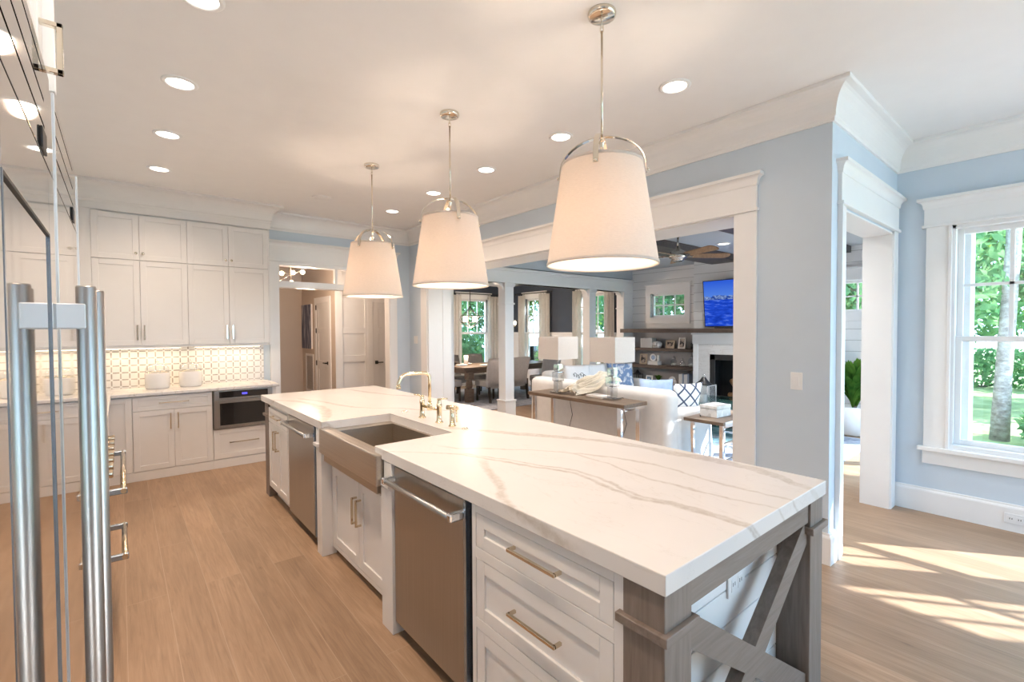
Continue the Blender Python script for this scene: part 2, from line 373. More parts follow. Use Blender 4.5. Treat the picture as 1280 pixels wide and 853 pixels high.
def leafmat(name, a, bcol):
    mt = bpy.data.materials.new(name); mt.use_nodes = True; nt = mt.node_tree; nt.nodes.clear()
    o = N(nt, 'ShaderNodeOutputMaterial'); d = N(nt, 'ShaderNodeBsdfDiffuse'); t = N(nt, 'ShaderNodeBsdfTranslucent'); mx = N(nt, 'ShaderNodeMixShader')
    f = noise(nt, wpos(nt), 3.0, 3)
    c = ramp(nt, f, [(0.3, a), (0.7, bcol)])
    L(nt, c, d.inputs[0]); L(nt, c, t.inputs[0]); mx.inputs[0].default_value = 0.45
    L(nt, d.outputs[0], mx.inputs[1]); L(nt, t.outputs[0], mx.inputs[2]); L(nt, mx.outputs[0], o.inputs[0])
    return mt
M['leaf'] = leafmat('tree_leaf', (0.10, 0.23, 0.04), (0.46, 0.60, 0.15))
M['leaf2'] = leafmat('blue_green_leaf', (0.07, 0.20, 0.09), (0.30, 0.50, 0.22))
M['plantleaf'] = leafmat('plant_leaf', (0.03, 0.12, 0.02), (0.16, 0.32, 0.05))
def bark_mat():
    mt, nt, b = nm('bark')
    v = pos(nt, (5, 5, 9)); f = noise(nt, v, 1.6, 6, 0.7); 
    L(nt, ramp(nt, f, [(0.3, (0.16, 0.13, 0.11)), (0.5, (0.34, 0.30, 0.27)), (0.7, (0.52, 0.49, 0.46))]), b.inputs['Base Color'])
    b.inputs['Roughness'].default_value = 0.95; bump(nt, b, f, 0.6, 0.03); return mt
M['bark'] = bark_mat()
def lawn_mat():
    mt, nt, b = nm('lawn_grass')
    f = noise(nt, wpos(nt), 1.3, 6, 0.65)
    L(nt, ramp(nt, f, [(0.3, (0.24, 0.30, 0.11)), (0.6, (0.46, 0.50, 0.24))]), b.inputs['Base Color'])
    b.inputs['Roughness'].default_value = 0.95
    bump(nt, b, noise(nt, wpos(nt), 60, 2), 0.5, 0.03); return mt
M['lawn'] = lawn_mat()
def rug_mat(name, a, bcol, sc):
    mt, nt, b = nm(name)
    f = noise(nt, wpos(nt), sc, 5, 0.7)
    L(nt, ramp(nt, f, [(0.35, a), (0.62, bcol)]), b.inputs['Base Color']); b.inputs['Roughness'].default_value = 1.0
    bump(nt, b, noise(nt, wpos(nt), 150, 2), 0.4, 0.01); return mt
M['rug'] = rug_mat('living_rug', (0.16, 0.19, 0.26), (0.50, 0.53, 0.60), 5.0)
M['rug2'] = rug_mat('dining_rug', (0.22, 0.24, 0.30), (0.42, 0.44, 0.50), 7.0)

def tv_mat():
    mt = bpy.data.materials.new('tv_picture'); mt.use_nodes = True; nt = mt.node_tree; nt.nodes.clear()
    o = N(nt, 'ShaderNodeOutputMaterial'); e = N(nt, 'ShaderNodeEmission')
    p = pos(nt); s = N(nt, 'ShaderNodeSeparateXYZ'); L(nt, p, s.inputs[0])
    z = s.outputs['Z']
    # sky, snowy range, sea  (local z 0 .. 0.8)
    ridge = noise(nt, pos(nt, (0, 3.5, 0)), 1.0, 4, 0.55)
    top = math_(nt, 'MULTIPLY_ADD', ridge, 0.22, 0.43)
    mount = math_(nt, 'LESS_THAN', z, top)
    sea = math_(nt, 'LESS_THAN', z, 0.475)
    wv = noise(nt, pos(nt, (1, 5, 26)), 1.0, 5, 0.6)
    seac = ramp(nt, wv, [(0.3, (0.005, 0.03, 0.35)), (0.55, (0.02, 0.09, 0.75)), (0.8, (0.25, 0.42, 0.95))])
    mn = noise(nt, pos(nt, (1, 14, 20)), 1.0, 5, 0.7)
    mc = ramp(nt, mn, [(0.42, (0.01, 0.05, 0.32)), (0.66, (0.35, 0.50, 0.85))])
    skyc = ramp(nt, z, [(0.45, (0.12, 0.30, 0.9)), (0.8, (0.03, 0.12, 0.75))])
    c = mix(nt, mount, skyc, mc); c = mix(nt, sea, c, seac)
    L(nt, c, e.inputs[0]); e.inputs[1].default_value = 0.62; L(nt, e.outputs[0], o.inputs[0]); return mt
M['tv'] = tv_mat()

def art_mat():
    mt, nt, b = nm('streaky_canvas')
    f = noise(nt, pos(nt, (1, 9, 1.3)), 1.5, 5, 0.6, 0.8)
    L(nt, ramp(nt, f, [(0.35, (0.02, 0.03, 0.08)), (0.5, (0.10, 0.12, 0.20)), (0.66, (0.42, 0.42, 0.48))]), b.inputs['Base Color'])
    b.inputs['Roughness'].default_value = 0.6; return mt
M['art'] = art_mat()
def photo_mat(name, a, bcol):
    mt, nt, b = nm(name)
    f = noise(nt, pos(nt), 14, 2)
    L(nt, ramp(nt, f, [(0.42, a), (0.58, bcol)]), b.inputs['Base Color']); b.inputs['Roughness'].default_value = 0.25; return mt
M['photo'] = photo_mat('family_photo', (0.04, 0.04, 0.05), (0.45, 0.38, 0.33))
M['photo2'] = photo_mat('beach_photo', (0.12, 0.25, 0.42), (0.62, 0.70, 0.78))
def trellis_mat():
    mt, nt, b = nm('trellis_fabric')
    p = pos(nt); s = N(nt, 'ShaderNodeSeparateXYZ'); L(nt, p, s.inputs[0])
    T = 0.16
    def ln(o):
        f = math_(nt, 'ABSOLUTE', math_(nt, 'SUBTRACT', math_(nt, 'FRACT', math_(nt, 'DIVIDE', o, T)), 0.5)); return math_(nt, 'LESS_THAN', f, 0.085)
    a = math_(nt, 'ADD', s.outputs['X'], s.outputs['Z']); c = math_(nt, 'SUBTRACT', s.outputs['X'], s.outputs['Z'])
    l = math_(nt, 'MAXIMUM', ln(a), ln(c))
    L(nt, mix(nt, l, (0.80, 0.80, 0.80), (0.06, 0.08, 0.14)), b.inputs['Base Color']); b.inputs['Roughness'].default_value = 0.9; return mt
M['trellis'] = trellis_mat()
def bluepat_mat():
    mt, nt, b = nm('blue_print_fabric')
    f = noise(nt, pos(nt), 9, 3, 0.5, 1.0)
    L(nt, ramp(nt, f, [(0.42, (0.72, 0.75, 0.80)), (0.5, (0.20, 0.30, 0.50))]), b.inputs['Base Color']); b.inputs['Roughness'].default_value = 0.9; return mt
M['bluepat'] = bluepat_mat()
M['bluefab'] = plain('pale_blue_fabric', (0.40, 0.52, 0.72), 0.9, var=0.1, vs=15)
def pearl_mat():
    mt, nt, b = nm('mother_of_pearl')
    v = N(nt, 'ShaderNodeTexVoronoi'); v.inputs['Scale'].default_value = 16; L(nt, pos(nt), v.inputs['Vector'])
    L(nt, ramp(nt, v.outputs['Color'], [(0.0, (0.50, 0.50, 0.50)), (1.0, (0.80, 0.80, 0.80))]), b.inputs['Base Color']); b.inputs['Roughness'].default_value = 0.25; return mt
M['pearl'] = pearl_mat()

# ------------------------------------------------------------------ mesh helpers
class MB:
    def __init__(s): s.b = bmesh.new()
    def box(s, x0, x1, y0, y1, z0, z1, bev=0.0, seg=1):
        x0, x1 = min(x0, x1), max(x0, x1); y0, y1 = min(y0, y1), max(y0, y1); z0, z1 = min(z0, z1), max(z0, z1)
        v = [s.b.verts.new(p) for p in ((x0, y0, z0), (x1, y0, z0), (x1, y1, z0), (x0, y1, z0), (x0, y0, z1), (x1, y0, z1), (x1, y1, z1), (x0, y1, z1))]
        fs = [s.b.faces.new([v[i] for i in q]) for q in ((0, 3, 2, 1), (4, 5, 6, 7), (0, 1, 5, 4), (1, 2, 6, 5), (2, 3, 7, 6), (3, 0, 4, 7))]
        if bev > 0:
            bev = min(bev, (x1 - x0) * 0.45, (y1 - y0) * 0.45, (z1 - z0) * 0.45)
            es = set(e for f in fs for e in f.edges)
            bmesh.ops.bevel(s.b, geom=list(es), offset=bev, segments=seg, profile=0.5, affect='EDGES')
        return s
    def prism(s, pts, axis, a, b):
        """closed 2-D outline pushed along an axis; pts are (x,y), (x,z) or (y,z)"""
        def P(p, t): return {'z': (p[0], p[1], t), 'y': (p[0], t, p[1]), 'x': (t, p[0], p[1])}[axis]
        A = [s.b.verts.new(P(p, a)) for p in pts]; B = [s.b.verts.new(P(p, b)) for p in pts]
        n = len(pts)
        s.b.faces.new(A); s.b.faces.new(B[::-1])
        for i in range(n): s.b.faces.new((A[i], B[i], B[(i + 1) % n], A[(i + 1) % n]))
        return s
    def lathe(s, prof, n=24, c=(0, 0, 0), caps=True, smooth=True):
        rings = []
        for (r, z) in prof:
            if r < 1e-5: rings.append([s.b.verts.new((c[0], c[1], c[2] + z))])
            else: rings.append([s.b.verts.new((c[0] + r * cos(2 * pi * i / n), c[1] + r * sin(2 * pi * i / n), c[2] + z)) for i in range(n)])
        for A, B in zip(rings, rings[1:]):
            for i in range(n):
                j = (i + 1) % n
                if len(A) == 1 and len(B) == 1: continue
                if len(A) == 1: f = s.b.faces.new((A[0], B[j], B[i]))
                elif len(B) == 1: f = s.b.faces.new((A[i], A[j], B[0]))
                else: f = s.b.faces.new((A[i], A[j], B[j], B[i]))
                f.smooth = smooth
        if caps:
            for R in (rings[0], rings[-1]):
                if len(R) > 2: s.b.faces.new(R)
        return s
    def tube(s, pts, r, n=10, closed=False, smooth=True):
        pts = [Vector(p) for p in pts]; k = len(pts)
        rr = r if isinstance(r, (list, tuple)) else [r] * k
        rings = []; up = None
        for i, p in enumerate(pts):
            if closed: t = (pts[(i + 1) % k] - pts[i - 1]).normalized()
            else: t = (pts[min(i + 1, k - 1)] - pts[max(i - 1, 0)]).normalized()
            if up is None:
                up = Vector((0, 0, 1)) if abs(t.z) < 0.9 else Vector((1, 0, 0))
            a = t.cross(up)
            if a.length < 1e-6: a = t.orthogonal()
            a.normalize(); bb = a.cross(t).normalized(); up = bb
            rings.append([s.b.verts.new(p + (a * cos(2 * pi * j / n) + bb * sin(2 * pi * j / n)) * rr[i]) for j in range(n)])
        prs = list(zip(rings, rings[1:])) + ([(rings[-1], rings[0])] if closed else [])
        for A, B in prs:
            for j in range(n):
                f = s.b.faces.new((A[j], A[(j + 1) % n], B[(j + 1) % n], B[j])); f.smooth = smooth
        if not closed: s.b.faces.new(rings[0][::-1]); s.b.faces.new(rings[-1])
        return s
    def sweep(s, path, prof, closed=False):
        """moulding: profile (out,z) swept along a plan polyline, out = right-hand side, mitred"""
        P = [Vector((p[0], p[1], 0)) for p in path]; rings = []
        k = len(P)
        for i in range(k):
            d1 = (P[i] - P[i - 1]).normalized() if (i > 0 or closed) else None
            d2 = (P[(i + 1) % k] - P[i]).normalized() if (i < k - 1 or closed) else None
            if d1 is None: d1 = d2
            if d2 is None: d2 = d1
            n1 = Vector((d1.y, -d1.x, 0)); n2 = Vector((d2.y, -d2.x, 0))
            n = n1 + n2; n = n / (1 + n1.dot(n2))
            rings.append([s.b.verts.new(P[i] + n * o + Vector((0, 0, z))) for (o, z) in prof])
        m_ = len(prof)
        prs = list(zip(rings, rings[1:])) + ([(rings[-1], rings[0])] if closed else [])
        for A, B in prs:
            for j in range(m_): s.b.faces.new((A[j], A[(j + 1) % m_], B[(j + 1) % m_], B[j]))
        if not closed: s.b.faces.new(rings[0][::-1]); s.b.faces.new(rings[-1])
        return s
    def grid(s, f, nu, nv, smooth=True, close_u=False):
        V = [[s.b.verts.new(f(i / (nu if close_u else nu - 1), j / (nv - 1))) for j in range(nv)] for i in range(nu)]
        for i in range(nu if close_u else nu - 1):
            for j in range(nv - 1):
                q = s.b.faces.new((V[i][j], V[(i + 1) % nu][j], V[(i + 1) % nu][j + 1], V[i][j + 1])); q.smooth = smooth
        return s
    def sphere(s, c, r, n=16, m_=10, sz=1.0):
        return s.lathe([(r * sin(pi * i / m_) if 0 < i < m_ else 0.0, -r * sz * cos(pi * i / m_)) for i in range(m_ + 1)], n, c, caps=False)
    def bar(s, a, b, w, h, up=(0, 0, 1), bev=0.0):
        a, b = Vector(a), Vector(b); d = b - a; l = d.length
        z = d.normalized(); u = Vector(up); x = u.cross(z)
        if x.length < 1e-5: x = z.orthogonal()
        x.normalize(); y = z.cross(x)
        t = MB(); t.box(-w / 2, w / 2, -h / 2, h / 2, 0, l, bev)
        mt = Matrix((x, y, z)).transposed().to_4x4(); mt.translation = a
        return s.add(t, mt)
    def add(s, other, mt=None):
        me = bpy.data.meshes.new('t'); other.b.to_mesh(me); other.b.free()
        if mt is not None: me.transform(mt)
        s.b.from_mesh(me); bpy.data.meshes.remove(me); return s
    def xf(s, mt): bmesh.ops.transform(s.b, matrix=mt, verts=s.b.verts); return s

OFF = {}
def obj(name, mb, mat, parent=None):
    """link the collected shape as ONE mesh object; under a world-built root the origin of the root is subtracted"""
    bmesh.ops.recalc_face_normals(mb.b, faces=mb.b.faces)
    off = Vector((0, 0, 0))
    if parent is None:
        vs = [v.co for v in mb.b.verts]
        lo = [min(v[i] for v in vs) for i in range(3)]; hi = [max(v[i] for v in vs) for i in range(3)]
        off = Vector(((lo[0] + hi[0]) / 2, (lo[1] + hi[1]) / 2, lo[2]))
    else: off = OFF.get(parent.name, off)
    if off.length > 0: bmesh.ops.translate(mb.b, vec=-off, verts=mb.b.verts)
    me = bpy.data.meshes.new(name); mb.b.to_mesh(me); mb.b.free()
    me.materials.append(M[mat] if isinstance(mat, str) else mat)
    o = bpy.data.objects.new(name, me); C.objects.link(o)
    if parent is None: o.location = off
    else:
        o.parent = parent
    OFF[o.name] = off
    return o
def tag(o, label, cat, group=None, kind=None):
    o['label'] = label; o['category'] = cat
    if group: o['group'] = group
    if kind: o['kind'] = kind
    return o
def thing(name, label, cat, loc=(0, 0, 0), rz=0, group=None, local=False):
    """an Empty at the base of a thing; parts are given in world coordinates unless local"""
    o = bpy.data.objects.new(name, None); C.objects.link(o); o.empty_display_size = 0.1
    o.location = loc; o.rotation_euler = (0, 0, rz)
    if not local: OFF[o.name] = Vector(loc)
    return tag(o, label, cat, group)
def struct(name, mb, mat, parent=None):
    o = obj(name, mb, mat, parent)
    if parent is None: o['kind'] = 'structure'
    return o
def sroot(name, loc):
    o = bpy.data.objects.new(name, None); C.objects.link(o); o.location = loc; OFF[o.name] = Vector(loc); o['kind'] = 'structure'; o.empty_display_size = 0.1
    return o
def kids(o): return [c for c in bpy.data.objects if c.parent == o]
def dup(o, loc=None, rz=None, label=None, group=None, parent=None):
    c = o.copy(); C.objects.link(c)
    if parent is not None: c.parent = parent
    if loc is not None: c.location = loc
    if rz is not None: c.rotation_euler = (0, 0, rz)
    if label: c['label'] = label
    if group: c['group'] = group
    for ch in kids(o): dup(ch, parent=c)
    return c
def face(mt_loc, facing):
    """local frame: x to the viewer's right, z up, front at -y.  facing '-y' or '-x' or '+x'"""
    r = {'-y': 0, '-x': -pi / 2, '+x': pi / 2, '+y': pi}[facing]
    return Matrix.Translation(Vector(mt_loc)) @ Matrix.Rotation(r, 4, 'Z')
def shaker(x0, x1, z0, z1, t=0.02, fr=0.055, rec=0.009):
    """frame-and-panel front, front face at local y=0, thickness to +y"""
    k = MB()
    k.box(x0, x0 + fr, 0, t, z0, z1, 0.0015); k.box(x1 - fr, x1, 0, t, z0, z1, 0.0015)
    k.box(x0 + fr, x1 - fr, 0, t, z0, z0 + fr, 0.0015); k.box(x0 + fr, x1 - fr, 0, t, z1 - fr, z1, 0.0015)
    k.box(x0 + fr - 0.001, x1 - fr + 0.001, rec, t, z0 + fr - 0.001, z1 - fr + 0.001)
    return k
def pull(cx, cz, l, vertical, out=0.032, r=0.0055):
    """square bar pull with two posts"""
    k = MB(); h = l / 2
    if vertical:
        k.box(cx - r, cx + r, -out - r, -out + r, cz - h, cz + h, 0.001)
        for q in (-h + r, h - r): k.box(cx - r, cx + r, -out, 0.0, cz + q - r, cz + q + r, 0.001)
    else:
        k.box(cx - h, cx + h, -out - r, -out + r, cz - r, cz + r, 0.001)
        for q in (-h + r, h - r): k.box(cx + q - r, cx + q + r, -out, 0.0, cz - r, cz + r, 0.001)
    return k
# ================================================================== THE SETTING
CZ = 3.10                                   # kitchen ceiling
XL, XR, XW = -0.75, 3.55, 5.20              # left wall, living-room wall, window wall
YB, YS, YR = 6.83, 1.05, -3.30              # back wall, small wall, rear wall
k = MB(); k.box(-0.95, 8.85, -3.5, 11.1, -0.06, 0.0); struct('floor', k, 'floor')
k = MB(); k.box(-0.95, 3.95, -3.5, 6.98, CZ, CZ + 0.08); k.box(3.95, 5.38, -3.5, 1.25, CZ, CZ + 0.08); struct('ceiling', k, 'ceiling')
k = MB(); k.box(-0.95, XL, -3.5, 6.98, 0, CZ); struct('wall_left', k, 'wall_blue')
# rear wall (behind the camera); its wide unseen opening is added for daylight fill
k = MB(); k.box(XL, 2.2, -3.45, YR, 0, CZ); k.box(5.0, 5.38, -3.45, YR, 0, CZ); k.box(2.2, 5.0, -3.45, YR, 2.75, CZ); k.box(2.2, 5.0, -3.45, YR, 0, 0.12)
struct('wall_rear', k, 'white')
k = MB()
for x in (2.24, 3.13, 4.07, 4.96): k.box(x - 0.04, x + 0.04, -3.42, -3.34, 0.12, 2.75, 0.004)
k.box(2.2, 5.0, -3.42, -3.34, 2.05, 2.12, 0.004); struct('window_4', k, 'white')
# back wall with the hall opening and transom
OX0, OX1 = 1.63, 3.21
k = MB(); k.box(XL, OX0, YB, 6.98, 0, CZ); k.box(OX1, 3.95, YB, 6.98, 0, CZ); k.box(OX0, OX1, YB, 6.98, 2.44, CZ); struct('wall_back', k, 'wall_blue')
# wall with the wide opening to the living room
LY0, LY1 = 1.67, 6.26
k = MB(); k.box(XR, 3.77, YS, LY0, 0, CZ); k.box(XR, 3.95, LY0, LY1, 2.40, CZ); k.box(XR, 3.95, LY1, YB, 0, CZ); struct('wall_right', k, 'wall_blue')
# short wall with the second opening
SX1 = 5.04
k = MB(); k.box(3.77, SX1, YS, 1.25, 2.35, CZ); k.box(SX1, 5.38, YS, 1.25, 0, CZ); struct('wall_short', k, 'wall_blue')
# window wall
WIN = [(-0.25, 0.70), (-1.41, -0.46), (-2.57, -1.62)]
WZ0, WZ1 = 0.56, 2.38
k = MB(); k.box(XW, 5.38, YR, -2.57, 0, CZ); k.box(XW, 5.38, 0.70, YS, 0, CZ)
k.box(XW, 5.38, -2.57, 0.70, 0, WZ0); k.box(XW, 5.38, -2.57, 0.70, WZ1, CZ)
k.box(XW, 5.38, -1.62, -1.41, WZ0, WZ1); k.box(XW, 5.38, -0.46, -0.25, WZ0, WZ1); struct('wall_window', k, 'wall_blue')

# crown moulding
def crown(h, out):
    p = [(0, -h), (0.014, -h), (0.016, -h + 0.022), (0.022, -h + 0.030)]
    for i in range(9):
        t = i / 8 * pi / 2
        p.append((0.024 + (out - 0.040) * (1 - cos(t)), -h + 0.034 + (h - 0.062) * sin(t)))
    p += [(out - 0.004, -0.026), (out, -0.022), (out, 0.0), (0, 0.0)]
    return [(o, z + CZ) for o, z in p]
k = MB(); k.sweep([(1.47, YB), (XR, YB), (XR, YS), (XW, YS), (XW, YR)], crown(0.225, 0.125)); struct('trim_1', k, 'white')

# casings ----------------------------------------------------------
def head(k, axis, pl, out, a, b, z0, z1):
    """flat head with a bead under it and a small cap; runs a..b along 'x' or 'y' on plane pl, towards out"""
    def bx(a0, b0, t, za, zb, bev=0.002):
        if axis == 'y': k.box(pl, pl + out * t, a0, b0, za, zb, bev)
        else: k.box(a0, b0, pl, pl + out * t, za, zb, bev)
    bx(a - 0.012, b + 0.012, 0.038, z0, z0 + 0.022)
    bx(a, b, 0.024, z0 + 0.022, z1)
    pr = [(0, z1 - 0.085), (0.005, z1 - 0.085), (0.007, z1 - 0.076)]
    for i in range(7):
        t = i / 6 * pi / 2; pr.append((0.008 + 0.030 * (1 - cos(t)), z1 - 0.072 + 0.048 * sin(t)))
    pr += [(0.043, z1 - 0.022), (0.043, z1), (0, z1)]
    d = 0.024 * out
    if axis == 'y': k.sweep([(pl, b), (pl + d, b), (pl + d, a), (pl, a)], pr)
    else: k.sweep([(a, pl), (a, pl + d), (b, pl + d), (b, pl)], pr)
k = MB(); head(k, 'y', XR, -1, 1.51, 6.44, 2.395, 2.665); k.box(XR - 0.02, XR, 1.51, LY0, 0, 2.395, 0.002); k.box(XR - 0.02, XR, LY1, 6.44, 0, 2.395, 0.002)
struct('trim_2', k, 'white')
k = MB()                                   # jamb linings of the wide opening
k.box(XR, 3.77, LY0, LY0 + 0.012, 0, 2.388); k.box(XR, 3.95, LY1 - 0.012, LY1, 0, 2.388); k.box(XR, 3.95, LY0, LY1, 2.388, 2.40)
for (x0, x1, z0, z1) in ((XR, XR + 0.17, 0.0, 2.388), (3.80, 3.95, 0.0, 2.388), (XR + 0.17, 3.80, 0, 0.2), (XR + 0.17, 3.80, 2.2, 2.388)):
    k.box(x0, x1, LY1 - 0.022, LY1 - 0.010, z0, z1, 0.001)
struct('trim_3', k, 'white')
k = MB(); head(k, 'x', YS, -1, 3.665, 5.165, 2.365, 2.655)                  # short-wall opening
k.box(3.665, 3.77, YS - 0.022, YS, 0.0, 2.365, 0.002); k.box(3.665, 3.685, YS - 0.030, YS - 0.02, 0.0, 2.365, 0.001); k.box(SX1, 5.165, YS - 0.022, YS, 0, 2.365, 0.002)
k.box(3.77, 3.778, YS - 0.01, 1.67, 0, 2.35); k.box(SX1 - 0.012, SX1, YS - 0.01, 1.25, 0, 2.35); k.box(3.77, SX1, YS - 0.01, 1.25, 2.338, 2.35)
struct('trim_4', k, 'white')
k = MB(); head(k, 'x', YB, -1, 1.52, 3.325, 2.47, 2.745)                   # hall opening
k.box(1.52, OX0, YB - 0.022, YB, 0, 2.47, 0.002); k.box(OX1, 3.325, YB - 0.022, YB, 0, 2.47, 0.002)
k.box(OX0, OX1, YB - 0.02, 6.98, 2.13, 2.215, 0.002); k.box(OX0, OX0 + 0.012, YB - 0.01, 6.98, 0, 2.44); k.box(OX1 - 0.012, OX1, YB - 0.01, 6.98, 0, 2.44)
k.box(OX0, OX1, YB - 0.02, 6.98, 2.425, 2.47, 0.002)
for x in (OX0, 2.40, OX1): k.box(x - 0.02, x + 0.02, YB, 6.9, 2.21, 2.43, 0.002)
struct('trim_5', k, 'white')
k = MB(); k.box(OX0, OX1, 6.86, 6.866, 2.21, 2.43); struct('window_5', k, 'pane')

# windows ----------------------------------------------------------
def dh_window(n, y0, y1, cas_l, cas_r, z0=WZ0, z1=WZ1, x=XW, cols=3):
    """double-hung window in a wall whose room side faces -x; y0<y1"""
    r = sroot('window_%d' % n, (x, (y0 + y1) / 2, z0))
    k = MB(); k.box(x, x + 0.17, y0, y0 + 0.03, z0, z1); k.box(x, x + 0.17, y1 - 0.03, y1, z0, z1); k.box(x, x + 0.17, y0, y1, z1 - 0.03, z1); k.box(x - 0.01, x + 0.17, y0, y1, z0, z0 + 0.035)
    obj('window_frame', k, 'white', r)
    mid = 1.455
    for nm_, za, zb, xx, rows in (('upper_sash', mid - 0.02, z1 - 0.03, x + 0.095, 2), ('lower_sash', z0 + 0.035, mid + 0.025, x + 0.055, 1)):
        k = MB(); a, b = y0 + 0.03, y1 - 0.03; t = 0.038
        k.box(xx, xx + 0.035, a, a + t, za, zb, 0.002); k.box(xx, xx + 0.035, b - t, b, za, zb, 0.002)
        k.box(xx, xx + 0.035, a + t, b - t, za, za + 0.042, 0.002); k.box(xx, xx + 0.035, a + t, b - t, zb - 0.042, zb, 0.002)
        s = obj(nm_, k, 'white', r)
        k = MB()
        if rows > 1:
            for i in range(1, cols): yy = a + t + (b - a - 2 * t) * i / cols; k.box(xx + 0.004, xx + 0.03, yy - 0.014, yy + 0.014, za + 0.042, zb - 0.042, 0.002)
            zz = (za + zb) / 2; k.box(xx + 0.004, xx + 0.03, a + t, b - t, zz - 0.012, zz + 0.012, 0.002)
            obj('muntin', k, 'white', s)
            k = MB()
        k.box(xx + 0.015, xx + 0.019, a + t, b - t, za + 0.04, zb - 0.04); obj('pane', k, 'pane', s)
    return r
for i, (a, b) in enumerate(WIN): dh_window(i + 1, a, b, 0, 0)
k = MB(); head(k, 'y', XW, -1, -2.77, 0.865, 2.375, 2.615)
for (a, b) in ((-2.77, -2.57), (-1.62, -1.41), (-0.46, -0.25), (0.70, 0.85)):
    k.box(XW - 0.022, XW, a, b, 0.56, 2.375, 0.002)
for yy in (0.70, -0.25, -0.46, -1.41, -1.62, -2.57): k.box(XW - 0.03, XW, yy - 0.01, yy + 0.01, 0.56, 2.375, 0.002)
k.box(XW - 0.055, XW, -2.82, 0.885, 0.525, 0.56, 0.004); k.box(XW - 0.02, XW, -2.77, 0.855, 0.415, 0.525, 0.002); struct('trim_6', k, 'white')
# baseboards
BP = [(0, 0), (0.022, 0), (0.022, 0.175), (0.018, 0.185), (0.012, 0.19), (0.010, 0.205), (0, 0.205)]
k = MB(); k.sweep([(XR, 1.51), (XR, YS), (3.665, YS)], BP); struct('baseboard_corner', k, 'white')
k = MB(); k.sweep([(XW, YS), (XW, YR)], BP); struct('baseboard_window', k, 'white')
k = MB(); k.sweep([(3.325, YB), (XR, YB), (XR, 6.44)], BP); struct('baseboard_back', k, 'white')
# white outside corner boards seen past the window jamb
k = MB(); k.box(5.381, 5.62, 0.60, 0.98, -0.3, 2.9); struct('wall_exterior', k, 'white')

# ================================================================== KITCHEN BACK WALL
def under_mat(o): pass
k = MB()                                    # tiled splashback
k.box(-0.42, 1.44, YB - 0.012, YB, 0.915, 1.40); struct('trim_7', k, 'tile')
UF = 6.50
def wall_cabinet(x0, xm, x1, label):
    r = thing('wall_cabinet', label, 'cabinet', ((x0 + x1) / 2, UF + 0.15, 1.375), group='white cabinets hung over the back counter')
    k = MB(); k.box(x0, x1, UF + 0.021, YB - 0.002, 1.385, 2.82); obj('body', k, 'cab', r)
    T = face((0, UF, 0), '-y'); g = 0.0015
    for (a, b, side) in ((x0, xm, 1), (xm, x1, -1)):
        for (z0, z1, up) in ((1.40, 2.312, 0), (2.318, 2.80, 1)):
            d = obj('door', shaker(a + g, b - g, z0, z1).xf(T), 'cab', r)
            hx = b - 0.03 if side > 0 else a + 0.03
            if up:
                q = MB(); q.lathe([(0.0, 0.0), (0.006, 0.0), (0.006, 0.012), (0.014, 0.018), (0.014, 0.026), (0, 0.028)], 12)
                q.xf(Matrix.Translation((hx, UF, z0 + 0.07)) @ Matrix.Rotation(pi / 2, 4, 'X')); obj('knob', q, 'nickel', d)
            else:
                obj('handle', pull(hx, z0 + 0.14, 0.16, True).xf(T), 'nickel', d)
    k = MB(); k.box(x0, x1, UF + 0.01, UF + 0.03, 1.375, 1.40); obj('light_rail', k, 'cab', r)
    return r
wall_cabinet(-0.212, 0.179, 0.605, 'white stacked wall cabinet with knobs, the one hanging above the two canisters')
wall_cabinet(0.605, 1.012, 1.44, 'white stacked wall cabinet with knobs beside the doorway, above the drawer oven')
k = MB(); k.box(-0.42, -0.212, UF + 0.004, YB - 0.002, 1.375, 2.82); k.box(XL, -0.42, 6.0, YB, 1.375, 2.82); k.box(1.44, 1.46, UF + 0.002, YB, 1.375, 2.82)
struct('trim_8', k, 'cab')
# frieze and crown above the cabinets
k = MB(); k.sweep([(-0.42, UF), (1.465, UF), (1.465, YB)], [(0, 2.815), (0.006, 2.815), (0.006, 2.93), (0, 2.93)][::1])
k.sweep([(-0.42, UF), (1.465, UF), (1.465, YB)], crown(0.215, 0.135)); k.box(XL, 1.464, UF + 0.001, YB, 2.82, CZ); struct('trim_9', k, 'cab')
# base cabinets
BF = 6.20
def base_body(r, x0, x1):
    k = MB(); k.box(x0, x1, BF + 0.021, YB - 0.013, 0.0, 0.882); k.box(x0, x1, BF + 0.004, BF + 0.03, 0.0, 0.096, 0.002); obj('body', k, 'cab', r)
T = face((0, BF, 0), '-y')
r = thing('base_cabinet', 'white base cabinet with one wide drawer over two doors, under the canisters', 'cabinet', (0.433, 6.5, 0), group='white cabinets under the back counter')
base_body(r, 0.083, 0.785)
d = obj('drawer', shaker(0.086, 0.782, 0.725, 0.873, fr=0.04).xf(T), 'cab', r); obj('handle', pull(0.434, 0.80, 0.26, False).xf(T), 'nickel', d)
for a, b, hx in ((0.086, 0.432, 0.40), (0.434, 0.782, 0.466)):
    d = obj('door', shaker(a, b, 0.100, 0.720).xf(T), 'cab', r); obj('handle', pull(hx, 0.60, 0.17, True).xf(T), 'nickel', d)
r = thing('base_cabinet', 'white base cabinet with a plain tall door in the corner behind the tall handles', 'cabinet', (-0.12, 6.5, 0), group='white cabinets under the back counter')
base_body(r, -0.32, 0.083); obj('door', shaker(-0.31, 0.080, 0.100, 0.873).xf(T), 'cab', r)
r = thing('base_cabinet', 'white base cabinet around the drawer oven, with a deep drawer below it', 'cabinet', (1.09, 6.5, 0), group='white cabinets under the back counter')
